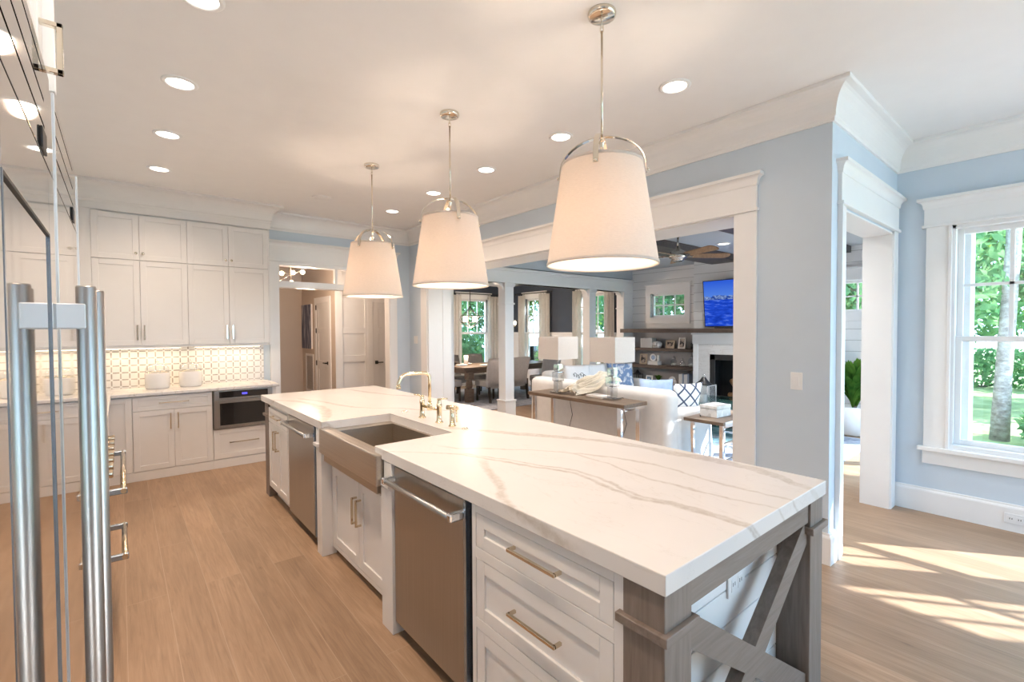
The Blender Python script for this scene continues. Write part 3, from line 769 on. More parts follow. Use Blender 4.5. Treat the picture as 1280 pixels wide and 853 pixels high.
k = MB(); k.box(0.785, 1.44, 6.60, YB - 0.013, 0, 0.882); k.box(0.785, 1.44, BF + 0.021, 6.62, 0.0, 0.44); k.box(0.785, 1.44, BF + 0.004, BF + 0.03, 0, 0.096, 0.002); k.box(1.395, 1.44, BF, 6.62, 0.096, 0.882, 0.002); obj('body', k, 'cab', r)
d = obj('drawer', shaker(0.790, 1.392, 0.105, 0.440).xf(T), 'cab', r); obj('handle', pull(1.09, 0.285, 0.30, False).xf(T), 'nickel', d)
k = MB(); k.box(XL, 1.47, BF - 0.03, YB - 0.013, 0.884, 0.915, 0.003); k.box(XL, -0.08, 4.25, BF - 0.03, 0.884, 0.915, 0.003)
tag(obj('countertop', k, 'marble'), 'pale veined marble counter running along the tiled back wall', 'countertop')
# drawer oven
r = thing('microwave_drawer', 'stainless microwave drawer oven with black glass and a small blue display', 'oven', (1.09, 6.4, 0.446))
k = MB(); k.box(0.792, 1.393, BF + 0.002, 6.59, 0.448, 0.880); obj('body', k, 'steel', r)
k = MB(); a, b = 0.795, 1.390; y = BF - 0.03
k.box(a, a + 0.055, y, BF, 0.452, 0.770, 0.002); k.box(b - 0.055, b, y, BF, 0.452, 0.770, 0.002); k.box(a + 0.055, b - 0.055, y, BF, 0.452, 0.485, 0.002); k.box(a + 0.055, b - 0.055, y, BF, 0.735, 0.770, 0.002)
d = obj('drawer_front', k, 'steel', r)
k = MB(); k.box(a + 0.053, b - 0.053, y + 0.006, BF, 0.483, 0.737); obj('door_glass', k, 'blackglass', d)
k = MB(); k.box(a, b, y, BF, 0.776, 0.880, 0.002); p = obj('control_panel', k, 'steel', r)
k = MB(); k.box(a + 0.05, b - 0.05, y - 0.002, y + 0.01, 0.797, 0.868); obj('touch_strip', k, 'blackglass', p)
k = MB(); k.box(1.07, 1.125, y - 0.0035, y, 0.822, 0.845); obj('display', k, 'display', p)
# canisters
def canister(x, y, label):
    r = thing('canister', label, 'canister', (x, y, 0.915), group='lidded canisters on the back counter')
    k = MB(); k.lathe([(0, 0.004), (0.098, 0.0), (0.106, 0.010), (0.112, 0.025), (0.115, 0.165), (0.110, 0.178), (0.102, 0.17), (0.100, 0.02), (0, 0.018)], 32, (x, y, 0.915), caps=False); obj('pot', k, 'ceramic', r)
    k = MB(); k.lathe([(0.106, 0.178), (0.108, 0.20), (0.108, 0.225), (0.098, 0.245), (0.070, 0.265), (0.030, 0.277), (0.012, 0.281), (0.012, 0.288), (0.021, 0.298), (0.018, 0.312), (0, 0.318)], 32, (x, y, 0.915), caps=False)
    o = obj('glass_lid', k, 'jar', r)
    k = MB(); k.tube([(x + 0.107 * cos(2 * pi * i / 28), y + 0.107 * sin(2 * pi * i / 28), 1.097) for i in range(28)], 0.004, 6, closed=True); obj('lid_ring', k, 'nickel', o)
canister(0.315, 6.58, 'white ceramic canister with a clear glass lid, farther from the drawer oven')
canister(0.625, 6.60, 'white ceramic canister with a clear glass lid, nearer the drawer oven')
# under-cabinet lights (the lit strips themselves)
for x, w in ((0.20, 0.72), (1.02, 0.72)):
    r = thing('under_cabinet_light', 'warm strip light under the wall cabinets above the %s' % ('canisters' if x < 0.6 else 'drawer oven'), 'light', (x, 6.66, 1.36), group='strip lights under the wall cabinets')
    k = MB(); k.box(x - w / 2, x + w / 2, 6.64, 6.68, 1.362, 1.384, 0.002); obj('housing', k, 'white', r)
    k = MB(); k.box(x - w / 2 + 0.02, x + w / 2 - 0.02, 6.645, 6.675, 1.3595, 1.3622); obj('diffuser', k, 'bulb', r)
    l = light('strip_lamp', 'AREA', (x, 6.66, 1.355), P_UNDER, (1.0, 0.74, 0.48), shape='RECTANGLE', size=w, size_y=0.03)

# ================================================================== LEFT: RANGE, FRIDGE
r = thing('range_cooker', 'steel range with long bar handles and a row of knobs, mostly behind the fridge handles', 'range', (-0.42, 3.55, 0))
RX = -0.10
k = MB(); k.box(XL + 0.002, RX - 0.02, 2.95, 4.22, 0.10, 0.90); k.box(XL + 0.1, RX - 0.06, 3.0, 4.2, 0, 0.10); obj('body', k, 'steel', r)
k = MB(); k.box(RX - 0.02, RX, 2.96, 4.21, 0.44, 0.77, 0.003); d = obj('oven_door', k, 'steel', r)
def barhandle(y0, y1, z, x=0.0):
    k = MB(); k.tube([(x, y0, z), (x, y1, z)], 0.013, 12)
    h = obj('handle', k, 'gold', d)
    for yy in (y0 + 0.02, y1 - 0.02):
        k = MB(); k.box(RX, x + 0.016, yy - 0.012, yy + 0.012, z - 0.018, z + 0.012, 0.004); obj('handle_bracket', k, 'bluesteel', d)
barhandle(3.12, 4.15, 0.735)
k = MB(); k.box(RX - 0.02, RX, 2.96, 4.21, 0.11, 0.43, 0.003); d = obj('lower_door', k, 'steel', r)
barhandle(3.12, 3.66, 0.395)
k = MB(); k.box(RX - 0.02, RX + 0.012, 2.96, 4.21, 0.785, 0.90, 0.004); obj('knob_panel', k, 'steel', r)
for i in range(7):
    yy = 3.08 + i * 0.17
    k = MB(); k.lathe([(0.026, 0), (0.026, 0.012), (0.020, 0.014), (0.021, 0.045), (0.018, 0.050), (0, 0.050)], 16)
    k.xf(Matrix.Translation((RX + 0.012, yy, 0.842)) @ Matrix.Rotation(pi / 2, 4, 'Y')); obj('knob', k, 'gold', r)
for a, b in ((1.72, 2.94), (4.23, 6.16)):
    r = thing('base_cabinet', 'white base cabinet beside the range, %s' % ('next to the tall fridge' if a < 2 else 'running to the corner'), 'cabinet', (-0.42, (a + b) / 2, 0))
    k = MB(); k.box(XL + 0.002, RX - 0.021, a, b, 0, 0.882); obj('body', k, 'cab', r)
    n = 2 if a < 2 else 3
    for i in range(n):
        w = (b - a) / n
        obj('door', shaker(-w / 2 + 0.002, w / 2 - 0.002, 0.10, 0.873).xf(face((RX, a + w * (i + 0.5), 0), '+x')), 'cab', r)
k = MB(); k.box(XL + 0.002, -0.08, 1.72, 2.94, 0.884, 0.915, 0.003); tag(obj('countertop', k, 'marble'), 'short marble counter between the tall fridge and the range', 'countertop')

# built-in refrigerator pair: mirror-bright steel fronts facing +x
FX = -0.080
def column(y0, y1, glass, label, hy, hx):
    r = thing('refrigerator', label, 'refrigerator', (-0.42, (y0 + y1) / 2, 0), group='tall built-in refrigerator columns')
    k = MB(); k.box(XL + 0.002, FX - 0.03, y0, y1, 0.0, 1.955); obj('body', k, 'steel', r)
    k = MB(); g = 0.003
    if glass:
        a, b, zt = glass
        k.box(FX - 0.03, FX, y0 + g, a, 0.10, 1.802, 0.0015); k.box(FX - 0.03, FX, b, y1 - g, 0.10, 1.802, 0.0015)
        k.box(FX - 0.03, FX, a, b, zt, 1.802, 0.0015); k.box(FX - 0.03, FX, a, b, 0.10, 0.16, 0.0015)
    else: k.box(FX - 0.03, FX, y0 + g, y1 - g, 0.10, 1.802, 0.0015)
    d = obj('door', k, 'mirror', r)
    if glass:
        k = MB(); k.box(FX - 0.02, FX - 0.0018, a, b, 0.16, zt); obj('door_glass', k, 'mirror', d)
        k = MB(); t = 0.005
        for q in ((a, a + t, 0.16, zt), (b - t, b, 0.16, zt)): k.box(FX - 0.004, FX + 0.0006, *q)
        obj('door_trim', k, 'bluesteel', d)
        k = MB(); k.box(FX - 0.004, FX + 0.0004, a + t, b - t, zt - 0.004, zt); obj('door_trim', k, 'dark', d)
    k = MB(); k.box(FX - 0.03, FX, y0 + g, y0 + 0.012, 0.0, 1.795); k.box(FX - 0.03, FX + 0.002, y1 - 0.010, y1, 0.0, 1.955, 0.001); obj('edge_strip', k, 'bracket', r)
    # grille over the door with three slots
    k = MB(); zs = [1.805, 1.850, 1.855, 1.890, 1.895, 1.933, 1.938, 1.955]
    for i in range(0, 8, 2): k.box(FX - 0.03, FX, y0 + g, y1 - 0.14, zs[i], zs[i + 1])
    k.box(FX - 0.03, FX, y1 - 0.14, y1 - 0.012, 1.805, 1.955); gr = obj('vent_grille', k, 'mirror', r)
    k = MB(); k.box(FX - 0.028, FX - 0.004, y0 + g, y1 - 0.142, 1.806, 1.954); obj('grille_back', k, 'gold', gr)
    k = MB(); k.box(FX, FX + 0.003, y1 - 0.20, y1 - 0.15, 1.808, 1.838, 0.001); obj('badge', k, 'black', gr)
    # tall tube handle
    k = MB(); k.lathe([(0, 0.35), (0.0125, 0.35), (0.0135, 0.352), (0.0135, 1.624), (0.0125, 1.627), (0, 1.627)], 24, (hx, hy, 0), caps=False); h = obj('handle', k, 'tube', d)
    for z in (0.42, 1.576):
        k = MB(); k.box(FX, hx, hy - 0.015, hy + 0.015, z - 0.021, z + 0.021, 0.002); obj('handle_bracket', k, 'bracket', h)
    return r
column(0.36, 1.128, (0.629, 1.017, 1.70), 'nearer mirror-bright steel refrigerator with a dark-trimmed panel and a tall tube handle', 1.075, -0.0424)
column(1.134, 1.69, None, 'farther steel refrigerator column with a plain bright door and its own tube handle', 1.185, -0.0345)
r = thing('over_fridge_cabinet', 'white cabinet above the nearer refrigerator with a small square bar pull', 'cabinet', (-0.42, 0.74, 1.957))
k = MB(); k.box(XL + 0.002, -0.112, 0.36, 1.118, 1.958, CZ - 0.001); obj('body', k, 'cab', r)
for a, b, hy in ((0.365, 0.74, None), (0.744, 1.117, 1.07)):
    w = (b - a); d = obj('door', shaker(-w / 2, w / 2, 1.965, 2.98).xf(face((-0.090, (a + b) / 2, 0), '+x')), 'cab', r)
    if hy:
        k = MB(); x = -0.090
        k.box(x + 0.020, x + 0.028, hy - 0.005, hy + 0.005, 1.968, 2.05, 0.001); k.box(x, x + 0.028, hy - 0.005, hy + 0.005, 1.968, 1.976, 0.001); k.box(x, x + 0.028, hy - 0.005, hy + 0.005, 2.042, 2.05, 0.001)
        obj('handle', k, 'nickel', d)
k = MB(); k.box(XL + 0.002, -0.076, 1.119, 1.136, 1.957, CZ - 0.001, 0.001); struct('trim_14', k, 'white')

# ================================================================== ISLAND
IX0, IX1, IY0, IY1, IT, IB = 1.035, 2.185, 0.655, 5.04, 0.935, 0.879
CX, CY0, CY1 = 1.53, 2.403, 3.265           # sink cut-out
k = MB()
k.prism([(IX0, IY0), (IX1, IY0), (IX1, IY1), (IX0, IY1), (IX0, CY1), (CX, CY1), (CX, CY0), (IX0, CY0)], 'z', IB, IT)
es = [e for e in k.b.edges]
bmesh.ops.bevel(k.b, geom=es, offset=0.003, segments=2, profile=0.5, affect='EDGES')
tag(obj('island_countertop', k, 'quartz'), 'long white quartz island top with flowing grey-beige veins', 'countertop')
# timber frame: posts with collars, rail, crossed braces, boarded end
r = thing('kitchen_island', 'grey-brown timber island frame with corner posts, crossed braces and a white boarded end', 'island', (1.6, 2.85, 0))
PW = 0.13
for (x, y) in ((1.050, 0.667), (2.055, 0.667), (1.050, 4.83), (2.055, 4.83)):
    k = MB(); k.box(x, x + PW, y, y + PW, 0, IB - 0.001, 0.002); p = obj('post', k, 'post', r)
    k = MB(); c = 0.016; k.box(x - c, x + PW + c, y - c, y + PW + c, 0.748, 0.774, 0.002); obj('collar', k, 'postx', p)
k = MB(); k.box(1.18, 2.055, 0.675, 0.715, 0.790, IB - 0.001, 0.002); obj('top_rail', k, 'postx', r)
k = MB(); k.box(1.18, 2.055, 0.675, 0.715, 0.05, 0.13, 0.002); obj('bottom_rail', k, 'postx', r)
ax, bx_, zt, zb = 1.185, 2.05, 0.755, 0.14
def brace(p, q, y0, y1, half=None):
    d = Vector((q[0] - p[0], q[1] - p[1])).normalized(); n = Vector((-d.y, d.x)) * 0.043
    k = MB(); k.prism([(p[0] + n.x, p[1] + n.y), (p[0] - n.x, p[1] - n.y), (q[0] - n.x, q[1] - n.y), (q[0] + n.x, q[1] + n.y)], 'y', y0, y1)
    return k
obj('brace', brace((ax + 0.0, zt - 0.03), (bx_, zb + 0.0), 0.680, 0.725), 'postx', r)
obj('brace', brace((ax, zb), (bx_, zt - 0.0), 0.6805, 0.7245), 'postx', r)
k = MB(); k.box(1.118, 2.12, 0.806, 0.83, 0.0, IB)
for i in range(7):
    z0 = 0.004 + i * 0.125; k.box(1.178, 2.06, 0.790, 0.808, z0, min(z0 + 0.121, IB - 0.001), 0.002)
obj('end_panel', k, 'white', r)
k = MB(); k.box(2.06, 2.08, 0.80, 4.83, 0, IB - 0.001); obj('back_panel', k, 'white', r)
k = MB(); k.box(1.12, 2.06, 4.83, 4.85, 0, IB - 0.001); obj('far_panel', k, 'white', r)
r = thing('wall_outlet', 'white double socket on the boarded end of the island', 'outlet', (1.69, 0.79, 0.58))
k = MB(); k.box(1.628, 1.752, 0.782, 0.790, 0.598, 0.676, 0.002); p = obj('cover_plate', k, 'plate', r)
for cx in (1.665, 1.715):
    k = MB(); k.box(cx - 0.017, cx + 0.017, 0.780, 0.783, 0.615, 0.66, 0.002); q = obj('socket', k, 'plate', p)
    for dx in (-0.007, 0.007): k = MB(); k.box(cx + dx - 0.0015, cx + dx + 0.0015, 0.7795, 0.7805, 0.635, 0.648); obj('slot', k, 'dark', p)
FXI = 1.055
def FT(y): return face((0, 0, 0), '-x')
def front(y0, y1, z0, z1, x=FXI, fr=0.055):
    w = y1 - y0
    return shaker(-w / 2, w / 2, z0, z1, fr=fr).xf(face((x, (y0 + y1) / 2, 0), '-x'))
def ipull(y, z, l, vert, x=FXI): return pull(0, z, l, vert).xf(face((x, y, 0), '-x'))
# drawer cabinet
r = thing('drawer_cabinet', 'white island cabinet with three wide drawers next to the corner post', 'cabinet', (1.5, 1.17, 0))
k = MB(); k.box(FXI + 0.012, 2.0, 0.835, 1.522, 0.10, IB - 0.002); k.box(1.12, 2.0, 0.835, 1.522, 0, 0.10); 
k.box(FXI, FXI + 0.02, 0.797, 0.831, 0.09, IB - 0.002, 0.001); k.box(FXI, FXI + 0.02, 1.503, 1.528, 0.09, IB - 0.002, 0.001)
for a, b in ((0.840, IB - 0.002), (0.663, 0.705), (0.385, 0.427), (0.09, 0.11)): k.box(FXI, FXI + 0.02, 0.831, 1.503, a, b, 0.001)
obj('body', k, 'cab', r)
for (z0, z1, hz) in ((0.707, 0.838, 0.785), (0.429, 0.661, 0.558), (0.112, 0.383, 0.27)):
    d = obj('drawer', front(0.834, 1.500, z0, z1, FXI + 0.001, 0.05), 'cab', r); obj('handle', ipull(1.152, hz, 0.235, False), 'gold', d)
# dishwashers
def dishwasher(y0, y1, label, x=1.050):
    r = thing('dishwasher', label, 'dishwasher', (1.3, (y0 + y1) / 2, 0), group='stainless dishwashers built into the island')
    k = MB(); k.box(x + 0.03, 1.62, y0 - 0.03, y1, 0.10, IB - 0.004); obj('body', k, 'dark', r)
    k = MB(); k.box(1.11, 1.55, y0, y1, 0.0, 0.10); obj('kick_plate', k, 'dark', r)
    k = MB(); k.box(x, x + 0.03, y0, y1, 0.075, IB - 0.012, 0.003); d = obj('door', k, 'steel', r)
    k = MB(); k.box(x - 0.001, x + 0.029, y0 - 0.012, y0 + 0.006, 0.075, IB - 0.012); obj('door_edge', k, 'bluesteel', d)
    k = MB(); k.tube([(x - 0.052, y0 + 0.012, 0.803), (x - 0.052, y1 + 0.004, 0.803)], 0.0135, 16); h = obj('handle', k, 'tube', d)
    for yy in (y0 + 0.014, y1 - 0.008):
        k = MB(); k.box(x - 0.066, x, yy - 0.016, yy + 0.016, 0.789, 0.822, 0.006, 2); obj('handle_bracket', k, 'chrome', h)
dishwasher(1.575, 2.205, 'stainless dishwasher with a tube handle between the sink and the drawers')
dishwasher(3.485, 4.145, 'stainless dishwasher with a tube handle beyond the sink, farther along the island')
# sink base with two posts
SBX = 1.112
r = thing('sink_cabinet', 'white island cabinet with two doors set between square legs under the sink', 'cabinet', (1.4, 2.8, 0))
k = MB(); k.box(SBX + 0.02, 1.95, 2.345, 3.30, 0.055, 0.655); k.box(1.18, 1.95, 2.345, 3.30, 0, 0.06); k.box(SBX, SBX + 0.02, 2.345, 3.30, 0.055, 0.085, 0.001); k.box(SBX, SBX + 0.02, 2.345, 3.30, 0.625, 0.72, 0.001)
for y in (2.345, 3.275): k.box(SBX, SBX + 0.02, y, y + 0.025, 0.085, 0.625)
k.box(1.56, 1.95, 2.345, 3.30, 0.655, IB - 0.002); obj('body', k, 'cab', r)
for (y0, y1) in ((2.215, 2.342), (3.302, 3.405)):
    k = MB(); k.box(1.040, 1.14, y0, y1, 0, 0.735 if y0 < 3 else IB - 0.002, 0.002)
    if y0 < 3:
        k.box(1.075, 1.14, y0, 2.40, 0.735, IB - 0.002); k.box(1.040, 1.14, y0, y1 - 0.04, 0.735, IB - 0.002, 0.002)
        k.box(1.022, 1.14, y0 + 0.004, 2.30, 0.752, 0.775, 0.002)
    else: k.box(1.022, 1.14, y0 + 0.03, y1 + 0.01, 0.752, 0.775, 0.002)
    obj('leg', k, 'cab', r)
for (y0, y1, hy) in ((2.372, 2.820, 2.785), (2.824, 3.273, 2.86)):
    hy = hy + 0.12
    d = obj('door', front(y0 + 0.0, y1, 0.088, 0.622, SBX - 0.002), 'cab', r)
for hy in (2.855, 2.79):
    obj('handle', ipull(hy, 0.44, 0.165, True, SBX - 0.002), 'gold', d)
# far cabinet of the island
r = thing('door_cabinet', 'white island cabinet with a slim drawer over two doors at the far end', 'cabinet', (1.5, 4.49, 0))
k = MB(); k.box(FXI + 0.012, 2.0, 4.175, 4.828, 0.10, IB - 0.002); k.box(1.12, 2.0, 4.175, 4.828, 0, 0.10); k.box(FXI, FXI + 0.02, 4.150, 4.18, 0.09, IB - 0.002); obj('body', k, 'cab', r)
d = obj('drawer', front(4.185, 4.818, 0.715, 0.845, FXI - 0.004, 0.04), 'cab', r); obj('handle', ipull(4.5, 0.785, 0.24, False, FXI - 0.004), 'gold', d)
for (y0, y1, hy) in ((4.185, 4.500, 4.465), (4.503, 4.818, 4.54)):
    d = obj('door', front(y0, y1, 0.11, 0.708, FXI - 0.004), 'cab', r); obj('handle', ipull(hy, 0.58, 0.17, True, FXI - 0.004), 'gold', d)
# apron sink
r = thing('apron_sink', 'stainless apron-front sink set into the island top', 'sink', (1.25, 2.8, 0.66))
k = MB()
AX, AY0, AY1, AZ0, AZ1 = 1.006, 2.318, 3.235, 0.738, 0.902
k.box(AX, AX + 0.045, AY0, AY1, AZ0, AZ1, 0.008, 3); k.box(AX + 0.01, 1.075, AY0 + 0.002, AY0 + 0.018, AZ0 + 0.004, AZ1 - 0.03)
obj('apron', k, 'steelh', r)
k = MB()                                    # basin: walls and floor
bx0, bx1, by0, by1, bz = 1.085, 1.505, 2.435, 3.175, 0.665
k.box(AX + 0.04, bx0, 2.408, 3.262, 0.668, 0.900, 0.003); k.box(bx1, bx1 + 0.02, by0 - 0.02, by1 + 0.02, bz, 0.878); k.box(bx0, bx1, by0 - 0.02, by0, bz, 0.878); k.box(bx0, bx1, by1, by1 + 0.02, bz, 0.878)
k.box(bx0 - 0.01, bx1 + 0.01, by0 - 0.01, by1 + 0.01, bz - 0.006, bz + 0.004)
k.box(bx0, 1.56, by1 + 0.02, 3.30, 0.86, 0.878); k.box(bx0, 1.56, 2.37, by0 - 0.02, 0.86, 0.878); k.box(bx1 + 0.02, 1.56, by0 - 0.02, by1 + 0.02, 0.86, 0.878)
obj('basin', k, 'steelbasin', r)
k = MB(); k.lathe([(0, 0.004), (0.035, 0.004), (0.045, 0.007), (0.045, 0.0), (0, 0)], 20, (1.30, 2.80, bz + 0.004), caps=False); obj('drain', k, 'chrome', r)
# bridge tap
r = thing('bridge_faucet', 'polished nickel bridge tap with a square-bend spout and two levers', 'faucet', (1.625, 2.84, IT))
fx = 1.625; ya, yb = 2.955, 2.725; ym = 2.85
k = MB()
for y in (ya, yb): k.lathe([(0, 0), (0.027, 0), (0.027, 0.006), (0.019, 0.010), (0.017, 0.05), (0.0175, 0.10), (0.019, 0.105), (0.019, 0.125), (0, 0.128)], 18, (fx, y, IT), caps=False)
k.tube([(fx, ya, IT + 0.085), (fx, yb, IT + 0.085)], 0.0105, 12); k.lathe([(0, 0.068), (0.016, 0.068), (0.017, 0.10), (0.014, 0.12), (0, 0.12)], 16, (fx, ym, IT), caps=False); obj('bridge', k, 'tapmetal', r)
k = MB(); pts = [(fx, ym, IT + 0.11), (fx, ym, IT + 0.285)]
for i in range(1, 7): t = i / 6 * pi / 2; pts.append((fx - 0.04 + 0.04 * cos(t), ym, IT + 0.285 + 0.04 * sin(t)))
pts += [(fx - 0.165, ym, IT + 0.325)]
for i in range(1, 6): t = i / 5 * pi / 3.2; pts.append((fx - 0.165 - 0.06 * sin(t), ym, IT + 0.265 + 0.06 * cos(t)))
pts.append((pts[-1][0] - 0.014, ym, pts[-1][2] - 0.03)); pts.append((pts[-1][0] - 0.0, ym, pts[-1][2] - 0.025))
k.tube(pts, 0.0115, 14); k.lathe([(0, 0), (0.015, 0), (0.015, 0.02), (0, 0.02)], 14, (pts[-1][0], ym, pts[-1][2] - 0.012), caps=False); obj('spout', k, 'tapmetal', r)
for y, s in ((ya, 1), (yb, -1)):
    k = MB(); k.lathe([(0.015, 0.126), (0.013, 0.140), (0.015, 0.155), (0, 0.160)], 14, (fx, y, IT), caps=False); k.tube([(fx, y, IT + 0.148), (fx - 0.02, y + s * 0.02, IT + 0.160), (fx - 0.035 * s, y + s * 0.05, IT + 0.162)], [0.007, 0.006, 0.005], 10); obj('lever', k, 'tapmetal', r)
r = thing('side_sprayer', 'polished nickel hand sprayer standing beside the bridge tap', 'sprayer', (fx, 2.565, IT))
k = MB(); k.lathe([(0, 0), (0.025, 0), (0.025, 0.006), (0.017, 0.010), (0.015, 0.10), (0.016, 0.11), (0, 0.112)], 18, (fx, 2.565, IT), caps=False); obj('base', k, 'tapmetal', r)
k = MB(); k.tube([(fx - 0.015, 2.60, IT + 0.118), (fx, 2.565, IT + 0.120), (fx + 0.012, 2.525, IT + 0.118)], [0.016, 0.014, 0.013], 12); k.tube([(fx + 0.01, 2.535, IT + 0.112), (fx + 0.012, 2.53, IT + 0.03)], 0.005, 8); obj('spray_head', k, 'tapmetal', r)
for y, w in ((3.26, 'near the doorway end of the sink'), (2.45, 'beside the hand sprayer')):
    k = MB(); k.lathe([(0, 0), (0.022, 0), (0.022, 0.004), (0.013, 0.006), (0.012, 0.009), (0, 0.010)], 18, (1.645, y, IT), caps=False)
    tag(obj('counter_button', k, 'nickel'), 'small round metal button in the island top %s' % w, 'button', 'round buttons in the island top')

# ================================================================== PENDANTS, DOWNLIGHTS
def pendant(y, label, turn):
    x = 1.848
    r = thing('pendant_lamp', label, 'lamp', (x, y, 1.865), rz=rad(turn), group='white drum pendants over the island', local=True)
    H = CZ - 1.865
    k = MB(); k.lathe([(0, H), (0.068, H), (0.070, H - 0.008), (0.066, H - 0.022), (0.058, H - 0.026), (0.0, H - 0.028)], 28, caps=False); obj('canopy', k, 'nickel', r)
    k = MB()
    for zc, a in ((H - 0.055, 0), (H - 0.082, pi / 2)):
        k.tube([(0.008 * cos(t) * cos(a), 0.008 * cos(t) * sin(a), zc + 0.02 * sin(t)) for t in [2 * pi * i / 12 for i in range(12)]], 0.0025, 6, closed=True)
    k.tube([(0, 0, H - 0.026), (0, 0, H - 0.04)], 0.004, 8)
    k.tube([(0, 0, 0.61), (0, 0, H - 0.09)], 0.0055, 10); obj('rod', k, 'nickel', r)
    k = MB(); n = 56
    R0, R1, h = 0.272, 0.197, 0.495
    k.lathe([(R0, 0.0), (R0 - 0.0015, 0.012), (R1 + 0.0015, h - 0.012), (R1, h), (R1 - 0.004, h), (R1 - 0.002, h - 0.012), (R0 - 0.006, 0.012), (R0 - 0.004, 0.0), (R0, 0.0)], n, caps=False); sh = obj('lamp_shade', k, 'shade', r)
    for rad_, z in ((R0, 0.006), (R1, h - 0.005)):
        k = MB(); k.lathe([(rad_ + 0.001, -0.006), (rad_ + 0.002, -0.006), (rad_ + 0.0012, 0.008), (rad_ - 0.0005, 0.008), (rad_ + 0.001, -0.006)], n, (0, 0, z), caps=False); obj('shade_hem', k, 'shade', sh)
    for a in (0, pi / 2):
        k = MB(); w = 0.0125; pts = []
        Ra = R1 + 0.012
        pr = [(-Ra - 0.004, h - 0.055), (-Ra, h - 0.02)] + [(-Ra * cos(t), h - 0.02 + 0.155 * sin(t)) for t in [pi * i / 20 for i in range(1, 20)]] + [(Ra, h - 0.02), (Ra + 0.004, h - 0.055)]
        prev = None
        for i in range(len(pr)):
            p = pr[i]; d = Vector((pr[min(i + 1, len(pr) - 1)][0] - pr[max(i - 1, 0)][0], pr[min(i + 1, len(pr) - 1)][1] - pr[max(i - 1, 0)][1])).normalized()
            nn = Vector((-d.y, d.x)) * 0.002
            ring = [k.b.verts.new((p[0] + sx * nn.x, sy * w, p[1] + sx * nn.y)) for sx, sy in ((-1, -1), (1, -1), (1, 1), (-1, 1))]
            if prev:
                for j in range(4): f = k.b.faces.new((prev[j], prev[(j + 1) % 4], ring[(j + 1) % 4], ring[j])); f.smooth = False
            else: k.b.faces.new(ring[::-1])
            prev = ring
        k.b.faces.new(prev); k.xf(Matrix.Rotation(a, 4, 'Z')); o = obj('yoke', k, 'nickel', r)
        for s in (-1, 1):
            k = MB(); k.sphere((s * (Ra + 0.010), 0, h - 0.045), 0.008, 10, 6); k.xf(Matrix.Rotation(a, 4, 'Z')); obj('thumb_screw', k, 'nickel', o)
    k = MB(); k.lathe([(0, 0.61), (0.014, 0.61), (0.016, 0.60), (0.010, 0.59), (0.010, 0.56), (0.015, 0.55), (0.015, 0.50), (0, 0.50)], 14, caps=False); s = obj('socket', k, 'nickel', r)
    k = MB(); k.tube([(0, 0, 0.50), (0, 0, 0.34)], 0.006, 8); obj('stem', k, 'nickel', s)
    k = MB(); k.sphere((0, 0.016, 0.535), 0.013, 12, 8, 2.0); obj('bulb', k, 'bulb', s)
    for i in range(2):
        a = i * pi; k = MB(); k.sphere((0.03 * cos(a), 0.03 * sin(a), 0.27), 0.03, 14, 8, 1.3); obj('bulb', k, 'bulb', s)
    light('pendant_glow', 'POINT', (x, y, 1.865 + 0.25), P_PEND, WARM, shadow_soft_size=0.06)
    return r
pendant(1.53, 'nearest white tapered pendant lamp, over the drawer end of the island', 32)
pendant(2.92, 'middle white tapered pendant lamp, over the sink', 73)
pendant(4.28, 'farthest white tapered pendant lamp, in front of the hall doorway', 33)

def downlight(x, y, z, label, group, power=P_CAN, col=WARM):
    r = thing('downlight', label, 'light', (x, y, z - 0.012), group=group)
    k = MB(); k.lathe([(0.098, 0.0), (0.098, -0.004), (0.090, -0.009), (0.078, -0.010), (0.072, -0.004), (0.072, 0.0)], 32, (x, y, z), caps=False); obj('trim_ring', k, 'white', r)
    k = MB(); k.lathe([(0.0, -0.004), (0.073, -0.004), (0.073, -0.001), (0, -0.001)], 32, (x, y, z), caps=False); obj('lens', k, 'candisc', r)
    if power: 
        l = light('downlight_beam', 'SPOT', (x, y, z - 0.03), power, col, spot_size=rad(150), spot_blend=0.9, shadow_soft_size=0.07)
    return r
WH = ['first of the fridge-side row, cut by the picture top', 'second of the fridge-side row', 'third of the fridge-side row', 'last of the fridge-side row, nearest the wall cabinets']
for i, y in enumerate((2.64, 3.62, 4.62, 5.64)):
    downlight(0.32, y, CZ, 'round recessed ceiling light, %s' % WH[i], 'recessed lights in the kitchen ceiling')
WL = ['first of the opening-side row, by the blue wall corner', 'second of the opening-side row, beside the nearest pendant', 'third of the opening-side row, past the nearest pendant', 'fourth of the opening-side row, beside the middle pendant rod', 'last of the opening-side row, by the farthest pendant']
for i, y in enumerate((1.69, 2.705, 3.71, 4.71, 5.76)):
    downlight(2.76, y, CZ, 'round recessed ceiling light, %s' % WL[i], 'recessed lights in the kitchen ceiling', 14 if i < 2 else 32)
for x, y in ((0.32, 1.6), (0.32, 0.5)):  # row carried on out of view, added for fill light
    downlight(x, y, CZ, 'unseen recessed ceiling light outside the view, added as fill', 'unseen fill lights outside the view')
k = MB(); k.lathe([(0, -0.006), (0.095, -0.006), (0.105, 0.0), (0, 0.0)], 32, (1.84, 5.68, CZ), caps=False); tag(obj('ceiling_speaker', k, 'ceiling'), 'round flush speaker cover in the ceiling near the wall cabinets', 'speaker')

